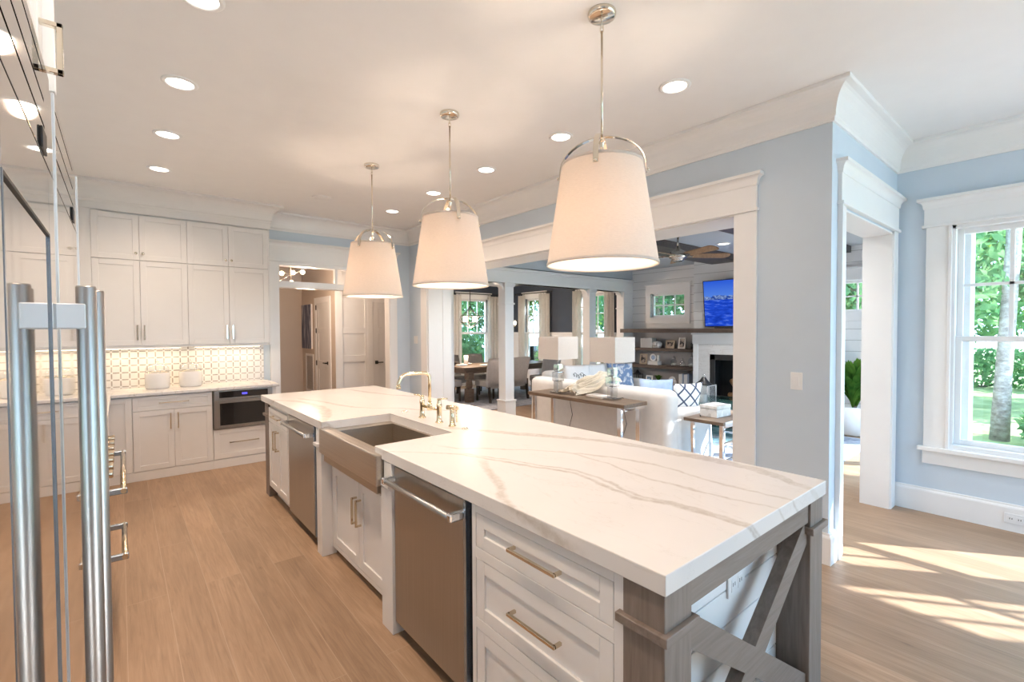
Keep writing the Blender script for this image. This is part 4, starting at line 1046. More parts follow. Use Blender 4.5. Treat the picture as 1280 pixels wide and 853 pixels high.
# switches, sockets
def switch(name, label, x, y, z, facing, w=0.075, h=0.118, n=1):
    r = thing(name, label, 'switch' if 'switch' in name else 'outlet', (x, y, z - h / 2))
    T = face((x, y, 0), facing)
    k = MB(); k.box(-w / 2, w / 2, -0.006, 0, z - h / 2, z + h / 2, 0.002); k.xf(T); p = obj('cover_plate', k, 'plate', r)
    for i in range(n):
        cx = (i - (n - 1) / 2) * 0.046
        k = MB(); k.box(cx - 0.016, cx + 0.016, -0.009, -0.005, z - 0.033, z + 0.033, 0.001) if w < h or n > 1 and 'switch' in name else k.box(cx - 0.02, cx + 0.02, -0.008, -0.005, z - 0.018, z + 0.018, 0.001)
        k.xf(T); obj('rocker' if 'switch' in name else 'socket', k, 'plate', p)
        if 'outlet' in name:
            for dx in (-0.006, 0.006): k = MB(); k.box(cx + dx - 0.002, cx + dx + 0.002, -0.0088, -0.007, z - 0.006, z + 0.006); k.xf(T); obj('slot', k, 'dark', p)
switch('light_switch', 'white rocker switch plate on the blue wall beside the wide opening', XR, 1.245, 1.19, '-x')
switch('light_switch', 'white double switch plate on the far end of the blue wall behind the tap', XR, 6.63, 1.40, '-x', 0.12, 0.118, 2)
switch('wall_outlet', 'white double socket let into the baseboard under the big window', XW - 0.022, 0.31, 0.10, '-x', 0.118, 0.075, 2)
# ================================================================== LIVING ROOM SHELL
LX = 8.60; LZ = 2.80; YE = 1.25
k = MB(); k.box(3.95, 8.75, YE, 6.46, LZ, LZ + 0.30); struct('ceiling_living', k, 'greyblue')
for i, (a, b) in enumerate(((2.28, 2.76), (3.76, 4.28))):
    k = MB(); k.box(3.951, LX - 0.001, a, b, LZ - 0.10, LZ - 0.0005, 0.003); struct('trim_%d' % (15 + i), k, 'panelwood')
SWZ = (1.79, 2.28)
SW = [(5.03, 5.81), (1.95, 2.73)]
def wall_holes(name, x0, x1, y0, y1, z1, holes, mat, z0=0.0, axis='x'):
    """slab across y (axis x) or across x (axis y) with rectangular holes (a,b,za,zb)"""
    k = MB(); A = sorted(set([y0, y1] + [h[0] for h in holes] + [h[1] for h in holes])); Z = sorted(set([z0, z1] + [h[2] for h in holes] + [h[3] for h in holes]))
    for i in range(len(A) - 1):
        for j in range(len(Z) - 1):
            ca, cz = (A[i] + A[i + 1]) / 2, (Z[j] + Z[j + 1]) / 2
            if any(h[0] < ca < h[1] and h[2] < cz < h[3] for h in holes): continue
            if axis == 'x': k.box(x0, x1, A[i], A[i + 1], Z[j], Z[j + 1])
            else: k.box(A[i], A[i + 1], x0, x1, Z[j], Z[j + 1])
    return struct(name, k, mat)
wall_holes('wall_far', LX, LX + 0.15, YE, 6.46, LZ, [(a, b) + SWZ for a, b in SW], 'shiplap')
wall_holes('wall_south', 1.10, YE, 5.38, LX + 0.15, LZ, [(5.55, 6.75, 0.10, 2.0), (6.85, 8.05, 0.10, 2.0)], 'white', axis='y')
k = MB()
for a in (5.55, 6.85):
    for x in (a, a + 1.16): k.box(x, x + 0.04, 1.13, 1.2, 0.10, 2.0)
    for z in (0.10, 1.02, 1.96): k.box(a, a + 1.2, 1.13, 1.2, z, z + 0.04)
struct('window_6', k, 'white')
def small_window(n, y0, y1):
    r = sroot('window_%d' % n, (LX, (y0 + y1) / 2, SWZ[0])); z0, z1 = SWZ
    k = MB(); x = LX - 0.022
    for q in ((y0 - 0.115, y0, z0 - 0.01, z1 + 0.01), (y1, y1 + 0.115, z0 - 0.01, z1 + 0.01), (y0 - 0.115, y1 + 0.115, z1, z1 + 0.17), (y0 - 0.115, y1 + 0.115, z0 - 0.13, z0)): k.box(x, LX, *q, 0.002)
    k.box(x - 0.03, LX, y0 - 0.14, y1 + 0.14, z1 + 0.17, z1 + 0.20, 0.003); obj('window_casing', k, 'white', r)
    k = MB()
    for q in ((y0, y0 + 0.045, z0, z1), (y1 - 0.045, y1, z0, z1), (y0, y1, z0, z0 + 0.045), (y0, y1, z1 - 0.045, z1)): k.box(LX + 0.04, LX + 0.10, *q, 0.002)
    s = obj('sash', k, 'white', r)
    k = MB()
    for i in (1, 2): yy = y0 + (y1 - y0) * i / 3; k.box(LX + 0.05, LX + 0.08, yy - 0.011, yy + 0.011, z0 + 0.04, z1 - 0.04)
    zz = (z0 + z1) / 2; k.box(LX + 0.05, LX + 0.08, y0 + 0.04, y1 - 0.04, zz - 0.011, zz + 0.011); obj('muntin', k, 'white', s)
    k = MB(); k.box(LX + 0.065, LX + 0.069, y0 + 0.04, y1 - 0.04, z0 + 0.04, z1 - 0.04); obj('pane', k, 'pane', s)
small_window(7, *SW[0]); small_window(8, *SW[1])
# beam, columns between living and dining
k = MB(); k.box(3.95, LX, LY1 + 0.02, 6.44, 2.62, LZ); struct('wall_divider', k, 'greyblue')
k = MB(); k.box(3.95, LX, LY1, 6.46, 2.345, 2.545, 0.003); k.box(3.95, LX, LY1 - 0.022, 6.48, 2.545, 2.570, 0.003); k.box(3.95, LX, LY1 - 0.035, 6.50, 2.570, 2.60, 0.004); k.box(3.95, LX, LY1 - 0.012, 6.47, 2.345, 2.375, 0.002)
def corbel(x, s):
    pts = [(x, 2.345), (x + s * 0.17, 2.345)] + [(x + s * (0.17 - 0.17 * sin(t)), 2.345 - 0.16 * (1 - cos(t))) for t in [pi / 2 * i / 8 for i in range(1, 9)]]
    k.prism(pts, 'y', LY1 + 0.05, 6.42)
for x in (5.04, 7.19): corbel(x, -1); corbel(x + 0.19, 1)
corbel(8.28, -1)
struct('trim_11', k, 'white')
for x in (5.04, 7.19, 8.28):
    k = MB(); w = 0.19 if x < 8 else 0.32
    k.box(x, x + w, LY1 + 0.005, LY1 + 0.195, 0, 2.345, 0.004); k.box(x - 0.02, x + w + 0.02, LY1 - 0.015, LY1 + 0.215, 0, 0.32, 0.004); k.box(x - 0.03, x + w + 0.03, LY1 - 0.025, LY1 + 0.225, 0.32, 0.345, 0.004)
    k.box(x - 0.014, x + w + 0.014, LY1 - 0.01, LY1 + 0.21, 1.98, 2.01, 0.003); k.box(x - 0.014, x + w + 0.014, LY1 - 0.01, LY1 + 0.21, 2.285, 2.345, 0.003)
    struct('column', k, 'white')

# fireplace breast, marble, firebox
BX = 8.20; BY0, BY1 = 2.62, 4.62
FB = (2.93, 4.30, 0.30, 1.09)
wall_holes('wall_breast', BX, LX - 0.002, BY0, BY1, LZ - 0.001, [FB], 'shiplap')
k = MB(); k.box(LX - 0.004, LX - 0.0005, BY1, 6.24, 0, 1.47); struct('wall_niche', k, 'greywall')
r = thing('fireplace', 'white fireplace with a marble surround and a dark firebox holding logs', 'fireplace', (8.1, 3.62, 0))
k = MB(); k.box(BX - 0.03, BX - 0.001, BY0 - 0.01, BY1 + 0.01, 1.27, 1.475, 0.003); k.box(BX - 0.045, BX - 0.001, BY0 - 0.03, BY1 + 0.03, 1.44, 1.475, 0.003)
k.box(BX - 0.02, BX - 0.001, BY0, 2.72, 0, 1.27, 0.002); k.box(BX - 0.02, BX - 0.001, 4.52, BY1, 0, 1.27, 0.002); obj('mantel_frieze', k, 'white', r)
k = MB(); x0 = BX - 0.012
k.box(x0, BX - 0.001, 2.72, 4.52, 1.09, 1.27); k.box(x0, BX - 0.001, 2.72, 2.93, 0.30, 1.09); k.box(x0, BX - 0.001, 4.30, 4.52, 0.30, 1.09); k.box(x0 - 0.25, BX - 0.001, 2.72, 4.52, 0.26, 0.30, 0.004); k.box(x0 - 0.23, BX - 0.001, 2.76, 4.48, 0.0, 0.26); obj('surround', k, 'surround', r)
k = MB(); y0, y1, z0, z1 = FB
k.box(BX, LX - 0.03, y0, y0 + 0.01, z0, z1); k.box(BX, LX - 0.03, y1 - 0.01, y1, z0, z1); k.box(LX - 0.04, LX - 0.03, y0, y1, z0, z1); k.box(BX, LX - 0.03, y0, y1, z1 - 0.01, z1); k.box(BX, LX - 0.03, y0, y1, z0, z0 + 0.01)
t = 0.10
for q in ((y0, y0 + t, z0, z1), (y1 - t, y1, z0, z1), (y0, y1, z1 - t, z1), (y0, y1, z0, z0 + 0.06)): k.box(BX - 0.014, BX + 0.02, *q, 0.003)
obj('firebox', k, 'black', r)
for i, (a, b) in enumerate((((8.36, 3.15, 0.38), (8.40, 3.95, 0.42)), ((8.30, 3.30, 0.40), (8.34, 4.02, 0.37)), ((8.30, 3.95, 0.36), (8.42, 3.60, 0.66)), ((8.28, 3.75, 0.36), (8.44, 4.02, 0.62)))):
    k = MB(); k.tube([a, b], 0.045, 10); obj('log', k, 'blade', r)
k = MB(); k.box(7.98, LX - 0.005, BY0 - 0.12, BY1 + 0.02, 1.477, 1.555, 0.004); k.box(8.12, LX - 0.005, BY1 + 0.02, 6.24, 1.477, 1.555, 0.004)
tag(obj('mantel_shelf', k, 'darkwood'), 'long dark wood mantel shelf running from the fireplace to the columns', 'shelf')
for z, lab, h in ((1.105, 'upper dark floating shelf in the grey niche, holding white books and two photo frames', 0.06), (0.755, 'middle dark floating shelf in the grey niche, holding glass jars', 0.065), (0.375, 'lowest dark shelf in the grey niche, partly behind the white sofas', 0.06)):
    k = MB(); k.box(8.30, LX - 0.005, BY1 + 0.003, 6.24, z, z + h, 0.003); tag(obj('floating_shelf', k, 'darkwood'), lab, 'shelf', 'dark shelves beside the fireplace')
# television
r = thing('television', 'flat television showing a blue sea under snowy mountains, above the mantel', 'television', (8.08, 3.60, 1.58))
tl = Matrix.Translation((8.085, 3.60, 1.58)) @ Matrix.Rotation(rad(-6), 4, 'Y')
k = MB(); k.box(0, 0.045, -0.745, 0.745, 0, 0.82, 0.004); k.xf(tl); b = obj('bezel', k, 'black', r)
k = MB(); k.box(-0.002, 0.004, -0.728, 0.728, 0.016, 0.806); o = obj('screen', k, 'tv', r)
OFFo = Vector((8.08, 3.60, 1.58)); o.data.transform(Matrix.Translation(OFFo)); o.matrix_local = Matrix.Translation(-OFFo) @ tl
k = MB(); k.box(8.12, 8.199, 3.45, 3.75, 1.80, 2.15); obj('wall_bracket', k, 'black', r)
k = MB(); k.box(8.02, 8.11, 3.10, 4.14, 1.556, 1.592, 0.006); tag(obj('sound_bar', k, 'black'), 'slim black sound bar on the mantel below the television', 'speaker')

# objects on the shelves
XS = 8.43
def frame(y, z, w, h, mat, ph, label, tilt=12, rz=0):
    r = thing('photo_frame', label, 'picture frame', (XS - 0.04, y, z), group='picture frames in the niche', local=True)
    T = Matrix.Rotation(rad(rz), 4, 'Z') @ Matrix.Rotation(rad(tilt), 4, 'Y')
    k = MB(); t = w * 0.17
    for q in ((-w / 2, -w / 2 + t, 0, h), (w / 2 - t, w / 2, 0, h), (-w / 2 + t, w / 2 - t, 0, t), (-w / 2 + t, w / 2 - t, h - t, h)): k.box(0, 0.018, *q, 0.002)
    k.xf(T); f = obj('border', k, mat, r)
    k = MB(); k.box(0.006, 0.014, -w / 2 + t, w / 2 - t, t, h - t); k.xf(T); obj('picture', k, ph, f)
    k = MB(); k.box(0.018, 0.022, -0.02, 0.02, 0.0, h * 0.7); k.xf(T @ Matrix.Rotation(rad(0), 4, 'Y')); k.bar((0.075, 0, 0.0), (0.03, 0, h * 0.6), 0.03, 0.004); obj('strut', k, 'black', r)
Z1, Z2, Z3 = 1.165, 0.82, 0.435
frame(5.24, Z1, 0.20, 0.165, 'frame_wood', 'photo', 'pale wide photo frame on the upper niche shelf')
frame(4.98, Z1, 0.15, 0.22, 'silver', 'photo', 'tall silver photo frame on the upper niche shelf', 10)
frame(5.86, Z2, 0.155, 0.22, 'frame_wood', 'photo', 'tall pale photo frame on the middle niche shelf', 12, 12)
frame(5.72, Z3, 0.16, 0.16, 'white', 'photo2', 'white square frame with a blue seaside picture on the lowest niche shelf', 10)
def books(y0, n, z, mats, group, w=0.028, h=0.20, lab='white book %s'):
    names = ['first', 'second', 'third', 'fourth', 'fifth', 'sixth', 'seventh', 'eighth']
    for i in range(n):
        y = y0 - i * (w + 0.002); hh = h * (1 + 0.03 * ((i * 7) % 3 - 1))
        r = thing('book', lab % names[i], 'book', (XS, y, z), group=group)
        k = MB(); k.box(XS - 0.07, XS - 0.067, y - w / 2, y + w / 2, z, z + hh); k.box(XS - 0.07, XS + 0.07, y - w / 2, y - w / 2 + 0.003, z, z + hh); k.box(XS - 0.07, XS + 0.07, y + w / 2 - 0.003, y + w / 2, z, z + hh); obj('cover', k, mats[i % len(mats)], r)
        k = MB(); k.box(XS - 0.067, XS + 0.066, y - w / 2 + 0.003, y + w / 2 - 0.003, z + 0.004, z + hh - 0.004); obj('pages', k, 'ceramic', r)
books(5.88, 7, Z1, ['book'], 'white books on the upper niche shelf', 0.038, 0.20, 'white book, %s in the upper niche shelf row from the window end')
books(5.00, 6, Z3, ['book', 'book', 'bookblue'], 'books on the lowest niche shelf', 0.034, 0.24, 'pale book, %s in the lowest niche shelf row from the lantern end')
k = MB()
rg = random.Random(3)
for i in range(26):
    a = rg.uniform(0, 2 * pi); e = rg.uniform(0.1, 1.2); d = Vector((cos(a) * cos(e), sin(a) * cos(e), sin(e)))
    k.sphere(Vector((XS, 5.55, Z1 + 0.05)) + Vector((d.x * 0.06, d.y * 0.09, d.z * 0.06)), 0.035, 8, 5)
k.lathe([(0, 0), (0.08, 0), (0.09, 0.03), (0, 0.05)], 12, (XS, 5.55, Z1), caps=False)
tag(obj('coral_ornament', k, 'coral'), 'rounded white coral ornament on the upper niche shelf', 'ornament')
k = MB(); k.lathe([(0, 0), (0.04, 0), (0.05, 0.03), (0.055, 0.09), (0.04, 0.11), (0.03, 0.12), (0, 0.12)], 14, (XS, 4.76, Z1), caps=False); tag(obj('dark_vase', k, 'black'), 'small dark vase at the fireplace end of the upper niche shelf', 'vase')
# plate ornament on a stack of books
for i, (lab, w) in enumerate((('lower', 0.24), ('upper', 0.21))):
    z = Z2 + i * 0.036
    r = thing('book', 'flat white book, %s of the two under the round blue-white plaque' % lab, 'book', (XS, 5.60, z), group='books lying on the middle niche shelf')
    k = MB(); k.box(XS - 0.08, XS + 0.08, 5.60 - w / 2, 5.60 + w / 2, z, z + 0.004); k.box(XS - 0.08, XS + 0.08, 5.60 - w / 2, 5.60 + w / 2, z + 0.031, z + 0.035); obj('cover', k, 'book', r)
    k = MB(); k.box(XS - 0.077, XS + 0.076, 5.60 - w / 2 + 0.004, 5.60 + w / 2 - 0.004, z + 0.004, z + 0.031); obj('pages', k, 'ceramic', r)
r = thing('clock_plaque', 'round white plaque with a pale blue centre standing on flat books', 'ornament', (XS, 5.62, Z2 + 0.071), local=True)
k = MB(); k.lathe([(0, 0), (0.07, 0), (0.075, 0.012), (0.06, 0.02), (0.05, 0.014), (0, 0.014)], 24, caps=False); k.xf(Matrix.Translation((-0.02, 0, 0.075)) @ Matrix.Rotation(-pi / 2, 4, 'Y')); obj('rim', k, 'white', r)
k = MB(); k.lathe([(0, 0.0145), (0.045, 0.0145), (0.045, 0.016), (0, 0.016)], 24, caps=False); k.xf(Matrix.Translation((-0.02, 0, 0.075)) @ Matrix.Rotation(-pi / 2, 4, 'Y')); obj('centre', k, 'bluefab', r)
k = MB(); k.box(-0.02, 0.03, -0.12, -0.085, 0, 0.13, 0.003); k.box(-0.02, 0.03, -0.085, 0.03, 0, 0.004); obj('stand', k, 'white', r)
for y, s, lab in ((5.17, 1.0, 'glass bell jar with a knob, farthest from the fireplace, on the middle niche shelf'), (4.98, 0.85, 'short glass jar with a metal lid, between two others on the middle niche shelf'), (4.78, 1.25, 'tall glass apothecary jar nearest the fireplace on the middle niche shelf')):
    r = thing('glass_jar', lab, 'jar', (XS, y, Z2), group='glass jars on the middle niche shelf')
    k = MB(); k.lathe([(0, 0), (0.05 * s, 0), (0.06 * s, 0.02), (0.06 * s, 0.10 * s), (0.035 * s, 0.125 * s), (0.035 * s, 0.135 * s), (0.032 * s, 0.135 * s)], 18, (XS, y, Z2), caps=False); obj('jar_body', k, 'jar', r)
    k = MB(); k.lathe([(0, 0.137 * s), (0.04 * s, 0.137 * s), (0.035 * s, 0.155 * s), (0.012 * s, 0.165 * s), (0.014 * s, 0.185 * s), (0, 0.19 * s)], 18, (XS, y, Z2), caps=False); obj('lid', k, 'silver', r)
    k = MB(); k.lathe([(0, 0.006), (0.048 * s, 0.006), (0.052 * s, 0.04 * s), (0, 0.06 * s)], 14, (XS, y, Z2), caps=False); obj('shells', k, 'coral', r)
def lantern(x, y, z, w, h, roof, label, post='chrome'):
    r = thing('lantern', label, 'lantern', (x, y, z)); a = w / 2
    k = MB(); k.box(x - a, x + a, y - a, y + a, z, z + 0.015, 0.002); k.box(x - a, x + a, y - a, y + a, z + h - 0.012, z + h, 0.002)
    for sx in (-1, 1):
        for sy in (-1, 1): k.box(x + sx * a - 0.006 * (sx + 1), x + sx * a - 0.006 * (sx - 1), y + sy * a - 0.006 * (sy + 1), y + sy * a - 0.006 * (sy - 1), z + 0.015, z + h - 0.012)
    obj('frame', k, post, r)
    k = MB()
    for q in ((x - a + 0.002, x - a + 0.004, y - a + 0.012, y + a - 0.012), (x + a - 0.004, x + a - 0.002, y - a + 0.012, y + a - 0.012), (x - a + 0.012, x + a - 0.012, y - a + 0.002, y - a + 0.004), (x - a + 0.012, x + a - 0.012, y + a - 0.004, y + a - 0.002)): k.box(*q, z + 0.015, z + h - 0.012)
    obj('panes', k, 'jar', r)
    k = MB(); k.lathe([(a * 0.95, h), (a * 0.9, h + 0.01), (a * 0.45, h + roof * 0.55), (a * 0.2, h + roof), (0, h + roof)], 24, (x, y, z)); obj('roof', k, 'black', r)
    k = MB(); k.tube([(x, y + 0.022 * cos(t), z + h + roof + 0.022 + 0.022 * sin(t)) for t in [2 * pi * i / 14 for i in range(14)]], 0.003, 6, closed=True); obj('ring', k, post, r)
    k = MB(); k.lathe([(0, 0.016), (w * 0.2, 0.016), (w * 0.2, h * 0.45), (0, h * 0.45)], 16, (x, y, z), caps=False); obj('candle', k, 'ceramic', r)
lantern(8.43, 6.02, Z3, 0.17, 0.17, 0.08, 'dark-roofed lantern on the lowest niche shelf', 'black')
# leafy plant and coral fan on the lowest shelf
def leaf_tuft(name, label, cat, c, n, h, w, mat, pot=None, seed=1, lw=0.02):
    rg = random.Random(seed); r = thing(name, label, cat, c)
    if pot: k = MB(); k.lathe(pot[0], 24, c, caps=False); obj('pot', k, pot[1], r)
    k = MB()
    for i in range(n):
        a = rg.uniform(0, 2 * pi); l = h * rg.uniform(0.5, 1.0); sp_ = w * rg.uniform(0.2, 1.0); base = Vector(c) + Vector((0, 0, pot[2] if pot else 0.0))
        prev = None
        for j in range(6):
            t = j / 5; p = base + Vector((cos(a) * sp_ * t ** 1.4, sin(a) * sp_ * t ** 1.4, l * (t - 0.25 * t * t * t)))
            ww = lw * sin(pi * (0.12 + 0.86 * t)); s = Vector((-sin(a), cos(a), 0)) * ww
            e = (k.b.verts.new(p - s), k.b.verts.new(p + s + Vector((0, 0, 0.004))))
            if prev: k.b.faces.new((prev[0], prev[1], e[1], e[0]))
            prev = e
    obj('leaves', k, mat, r); return r
leaf_tuft('potted_grass', 'dark green leafy plant in a small pot on the lowest niche shelf', 'plant', (8.43, 5.52, Z3), 60, 0.17, 0.10, 'plantleaf', ([(0, 0), (0.05, 0), (0.06, 0.06), (0, 0.06)], 'black', 0.05), 5)
k = MB()
for i in range(15):
    a = pi * (i + 0.5) / 15; k.tube([(XS, 5.20, Z3 + 0.02), (XS, 5.20 - 0.10 * cos(a), Z3 + 0.02 + 0.15 * sin(a))], [0.006, 0.010], 6)
k.box(XS - 0.04, XS + 0.04, 5.15, 5.25, Z3, Z3 + 0.025, 0.003); tag(obj('sea_fan', k, 'coral'), 'pale fan-shaped coral on the lowest niche shelf', 'ornament')
r = thing('storage_basket', 'pale woven basket with a blue cloth rim, below the niche books', 'basket', (8.26, 4.85, 0.0))
k = MB(); k.box(8.12, 8.285, 4.68, 5.02, 0.0, 0.46, 0.01, 2); obj('basket_body', k, 'coral', r)
k = MB(); k.box(8.115, 8.29, 4.675, 5.025, 0.36, 0.47, 0.01, 2); obj('cloth_rim', k, 'bluefab', r)

# ceiling fan
FXc, FYc = 5.60, 3.38
r = thing('ceiling_fan', 'metal ceiling fan with wooden blades hanging from the living room ceiling', 'fan', (FXc, FYc, 2.42), local=True, rz=rad(32))
H = LZ - 2.42
k = MB(); k.lathe([(0, H), (0.07, H), (0.065, H - 0.04), (0.03, H - 0.06), (0, H - 0.06)], 20, caps=False); obj('canopy', k, 'fanmetal', r)
k = MB(); k.tube([(0, 0, 0.17), (0, 0, H - 0.05)], 0.012, 10); obj('rod', k, 'fanmetal', r)
k = MB(); k.lathe([(0, 0.0), (0.05, 0.0), (0.075, 0.02), (0.08, 0.04), (0.11, 0.05), (0.115, 0.09), (0.09, 0.13), (0.04, 0.16), (0.02, 0.20), (0, 0.20)], 24, caps=False); obj('motor', k, 'fanmetal', r)
for i in range(5):
    a = 2 * pi * i / 5
    T = Matrix.Rotation(a, 4, 'Z') @ Matrix.Rotation(rad(-14), 4, 'X')
    k = MB(); pts = [(0.16, -0.055), (0.62, -0.075)] + [(0.62 + 0.06 * sin(t), -0.075 * cos(t)) for t in [pi * j / 8 for j in range(1, 8)]] + [(0.62, 0.075), (0.16, 0.055)]
    k.prism(pts, 'z', 0.08, 0.088); k.xf(T); b = obj('blade', k, 'blade', r)
    k = MB(); k.box(0.09, 0.20, -0.02, 0.02, 0.070, 0.080, 0.002); k.xf(T); obj('blade_iron', k, 'fanmetal', b)
downlight(6.86, 3.40, LZ, 'round recessed light in the living room ceiling between the dark beams', 'recessed lights in the living room ceiling', 85, (1.0, 0.94, 0.88))
for x, y in ((4.4, 2.0), (4.4, 3.25), (4.25, 5.0)): downlight(x, y, LZ, 'unseen recessed light added above the sofas to brighten the living room', 'unseen fill lights over the sofas', 85, (1.0, 0.94, 0.88))  # out-of-view fill lights, added to brighten the living room

# ================================================================== LIVING ROOM FURNITURE
k = MB(); k.box(4.55, 7.9, 1.75, 5.2, 0.001, 0.012, 0.004); tag(obj('rug', k, 'rug'), 'mottled blue-grey rug under the living room seating', 'rug')
# console table
r = thing('console_table', 'long narrow wood-topped console table with chrome legs behind the white sofa', 'table', (4.215, 3.78, 0))
k = MB(); k.box(4.01, 4.42, 3.03, 4.53, 0.72, 0.76, 0.003); obj('tabletop', k, 'tablewood', r)
k = MB(); k.box(4.03, 4.40, 3.031, 3.045, 0.69, 0.722, 0.002); k.box(4.03, 4.40, 4.515, 4.529, 0.69, 0.722, 0.002); obj('end_strip', k, 'chrome', r)
for y in (3.09, 4.42):
    for x in (4.035, 4.36): k = MB(); k.box(x, x + 0.035, y, y + 0.05, 0, 0.72, 0.002); obj('leg', k, 'chrome', r)
    k = MB(); k.box(4.07, 4.36, y + 0.005, y + 0.045, 0.0, 0.02, 0.002); obj('foot_bar', k, 'chrome', r)
def table_lamp(x, y, label):
    r = thing('table_lamp', label, 'lamp', (x, y, 0.76), local=True, group='square-shaded crystal lamps on the console')
    k = MB(); k.box(-0.075, 0.075, -0.075, 0.075, 0, 0.022, 0.003); obj('base', k, 'crystal', r)
    for i, (z0, z1, w) in enumerate(((0.022, 0.14, 0.042), (0.148, 0.26, 0.056), (0.268, 0.35, 0.042))):
        k = MB(); k.box(-w, w, -w, w, z0, z1, 0.004); obj('crystal_block', k, 'crystal', r)
    for z in (0.140, 0.26, 0.35): k = MB(); k.box(-0.036, 0.036, -0.036, 0.036, z, z + 0.008); obj('spacer', k, 'chrome', r)
    k = MB(); k.tube([(0, 0, 0.358), (0, 0, 0.66)], 0.006, 8); k.lathe([(0, 0.40), (0.016, 0.40), (0.016, 0.46), (0, 0.46)], 12, caps=False); o = obj('stem', k, 'chrome', r)
    k = MB(); k.sphere((0, 0, 0.51), 0.03, 12, 8, 1.2); obj('bulb', k, 'ceramic', o)
    k = MB(); a, t, z0, z1 = 0.175, 0.004, 0.425, 0.70
    for q in ((-a, -a + t, -a, a), (a - t, a, -a, a), (-a + t, a - t, -a, -a + t), (-a + t, a - t, a - t, a)): k.box(*q, z0, z1)
    for zz in (z0 + 0.02, z1 - 0.02): pass
    k.bar((-a + t, 0, z1 - 0.03), (a - t, 0, z1 - 0.03), 0.006, 0.004); k.bar((0, -a + t, z1 - 0.034), (0, a - t, z1 - 0.034), 0.006, 0.004)
    obj('lamp_shade', k, 'lampshade', r)
    k = MB(); rg = random.Random(int(y * 10)); k.tube([(0.0, 0, 0.006), (0.17 + 0.02, 0.0, 0.004), (0.235, 0.0, -0.02), (0.238, 0.02, -0.15), (0.235, -0.02, -0.3), (0.238, 0.03, -0.45), (0.232, 0.0, -0.62), (0.235, 0.03, -0.74)], 0.0035, 6)
    k.xf(Matrix.Rotation(0, 4, 'Z')); obj('cord', k, 'rubber', r)
table_lamp(4.205, 4.18, 'clear crystal table lamp with a square white shade, nearer the dining room')
table_lamp(4.235, 3.36, 'clear crystal table lamp with a square white shade, nearer the end table')
k = MB(); k.box(4.20, 4.36, 3.48, 3.72, 0.76, 0.785, 0.002); tag(obj('book', k, 'book'), 'flat pale book lying on the console between the throw and the lamp', 'book')
# main sofa
def cushion(k, x0, x1, y0, y1, z0, z1, p=3.5, n=14, puff=1.0):
    cx, cy, cz = (x0 + x1) / 2, (y0 + y1) / 2, (z0 + z1) / 2; a, b, c = (x1 - x0) / 2, (y1 - y0) / 2, (z1 - z0) / 2
    def sg(v, e): return math.copysign(abs(v) ** e, v)
    def f(u, v):
        th = 2 * pi * u; ph = -pi / 2 + pi * v; e = 2 / p
        return Vector((cx + a * sg(cos(ph), e) * sg(cos(th), e), cy + b * sg(cos(ph), e) * sg(sin(th), e), cz + c * sg(sin(ph), e)))
    k.grid(f, n * 3, n, close_u=True); return k
def cover_block(k, x0, x1, y0, y1, z0, z1, bev, wob=0.006, seed=0, flare=0.0):
    """a soft slip-covered block"""
    t = MB(); t.box(x0, x1, y0, y1, z0, z1, bev, 4)
    bmesh.ops.subdivide_edges(t.b, edges=[e for e in t.b.edges if e.calc_length() > 0.15], cuts=6, use_grid_fill=True)
    rg = random.Random(seed); ph = rg.uniform(0, 6)
    cx, cy = (x0 + x1) / 2, (y0 + y1) / 2
    for v in t.b.verts:
        d = wob * (sin(v.co.y * 17 + ph) + sin(v.co.x * 21 + ph) + 0.6 * sin(v.co.z * 9 + v.co.y * 5))
        v.co.x += d * 0.6; v.co.y += d * 0.6; v.co.z += d * 0.3
        if flare and v.co.z < 0.35: s = (0.35 - v.co.z) / 0.35 * flare; v.co.x += (1 if v.co.x > cx else -1) * s * (0.6 + 0.5 * sin(v.co.y * 30)); v.co.y += (1 if v.co.y > cy else -1) * s * (0.6 + 0.5 * sin(v.co.x * 34))
    for f in t.b.faces: f.smooth = True
    k.add(t); return k
r = thing('sofa', 'long white slipcovered sofa with its back against the console table', 'sofa', (4.95, 3.9, 0))
k = MB(); cover_block(k, 4.47, 4.71, 2.80, 5.02, 0.012, 0.885, 0.085, 0.004, 1, 0.02); obj('sofa_back', k, 'linen', r)
for y0, y1, sd in ((2.80, 3.06, 2), (4.76, 5.02, 3)):
    k = MB(); cover_block(k, 4.60, 5.42, y0, y1, 0.012, 0.63, 0.06, 0.004, sd, 0.02); obj('arm', k, 'linen', r)
k = MB(); cover_block(k, 4.65, 5.42, 3.02, 4.80, 0.012, 0.32, 0.03, 0.004, 4, 0.015); obj('seat_base', k, 'linen', r)
for i in range(3):
    k = MB(); y = 3.07 + i * 0.563; cushion(k, 4.70, 5.45, y, y + 0.56, 0.31, 0.49); obj('seat_cushion', k, 'linen', r)
    k = MB(); cushion(k, 4.68, 4.92, y, y + 0.56, 0.46, 0.84, 3); obj('back_cushion', k, 'linen', r)
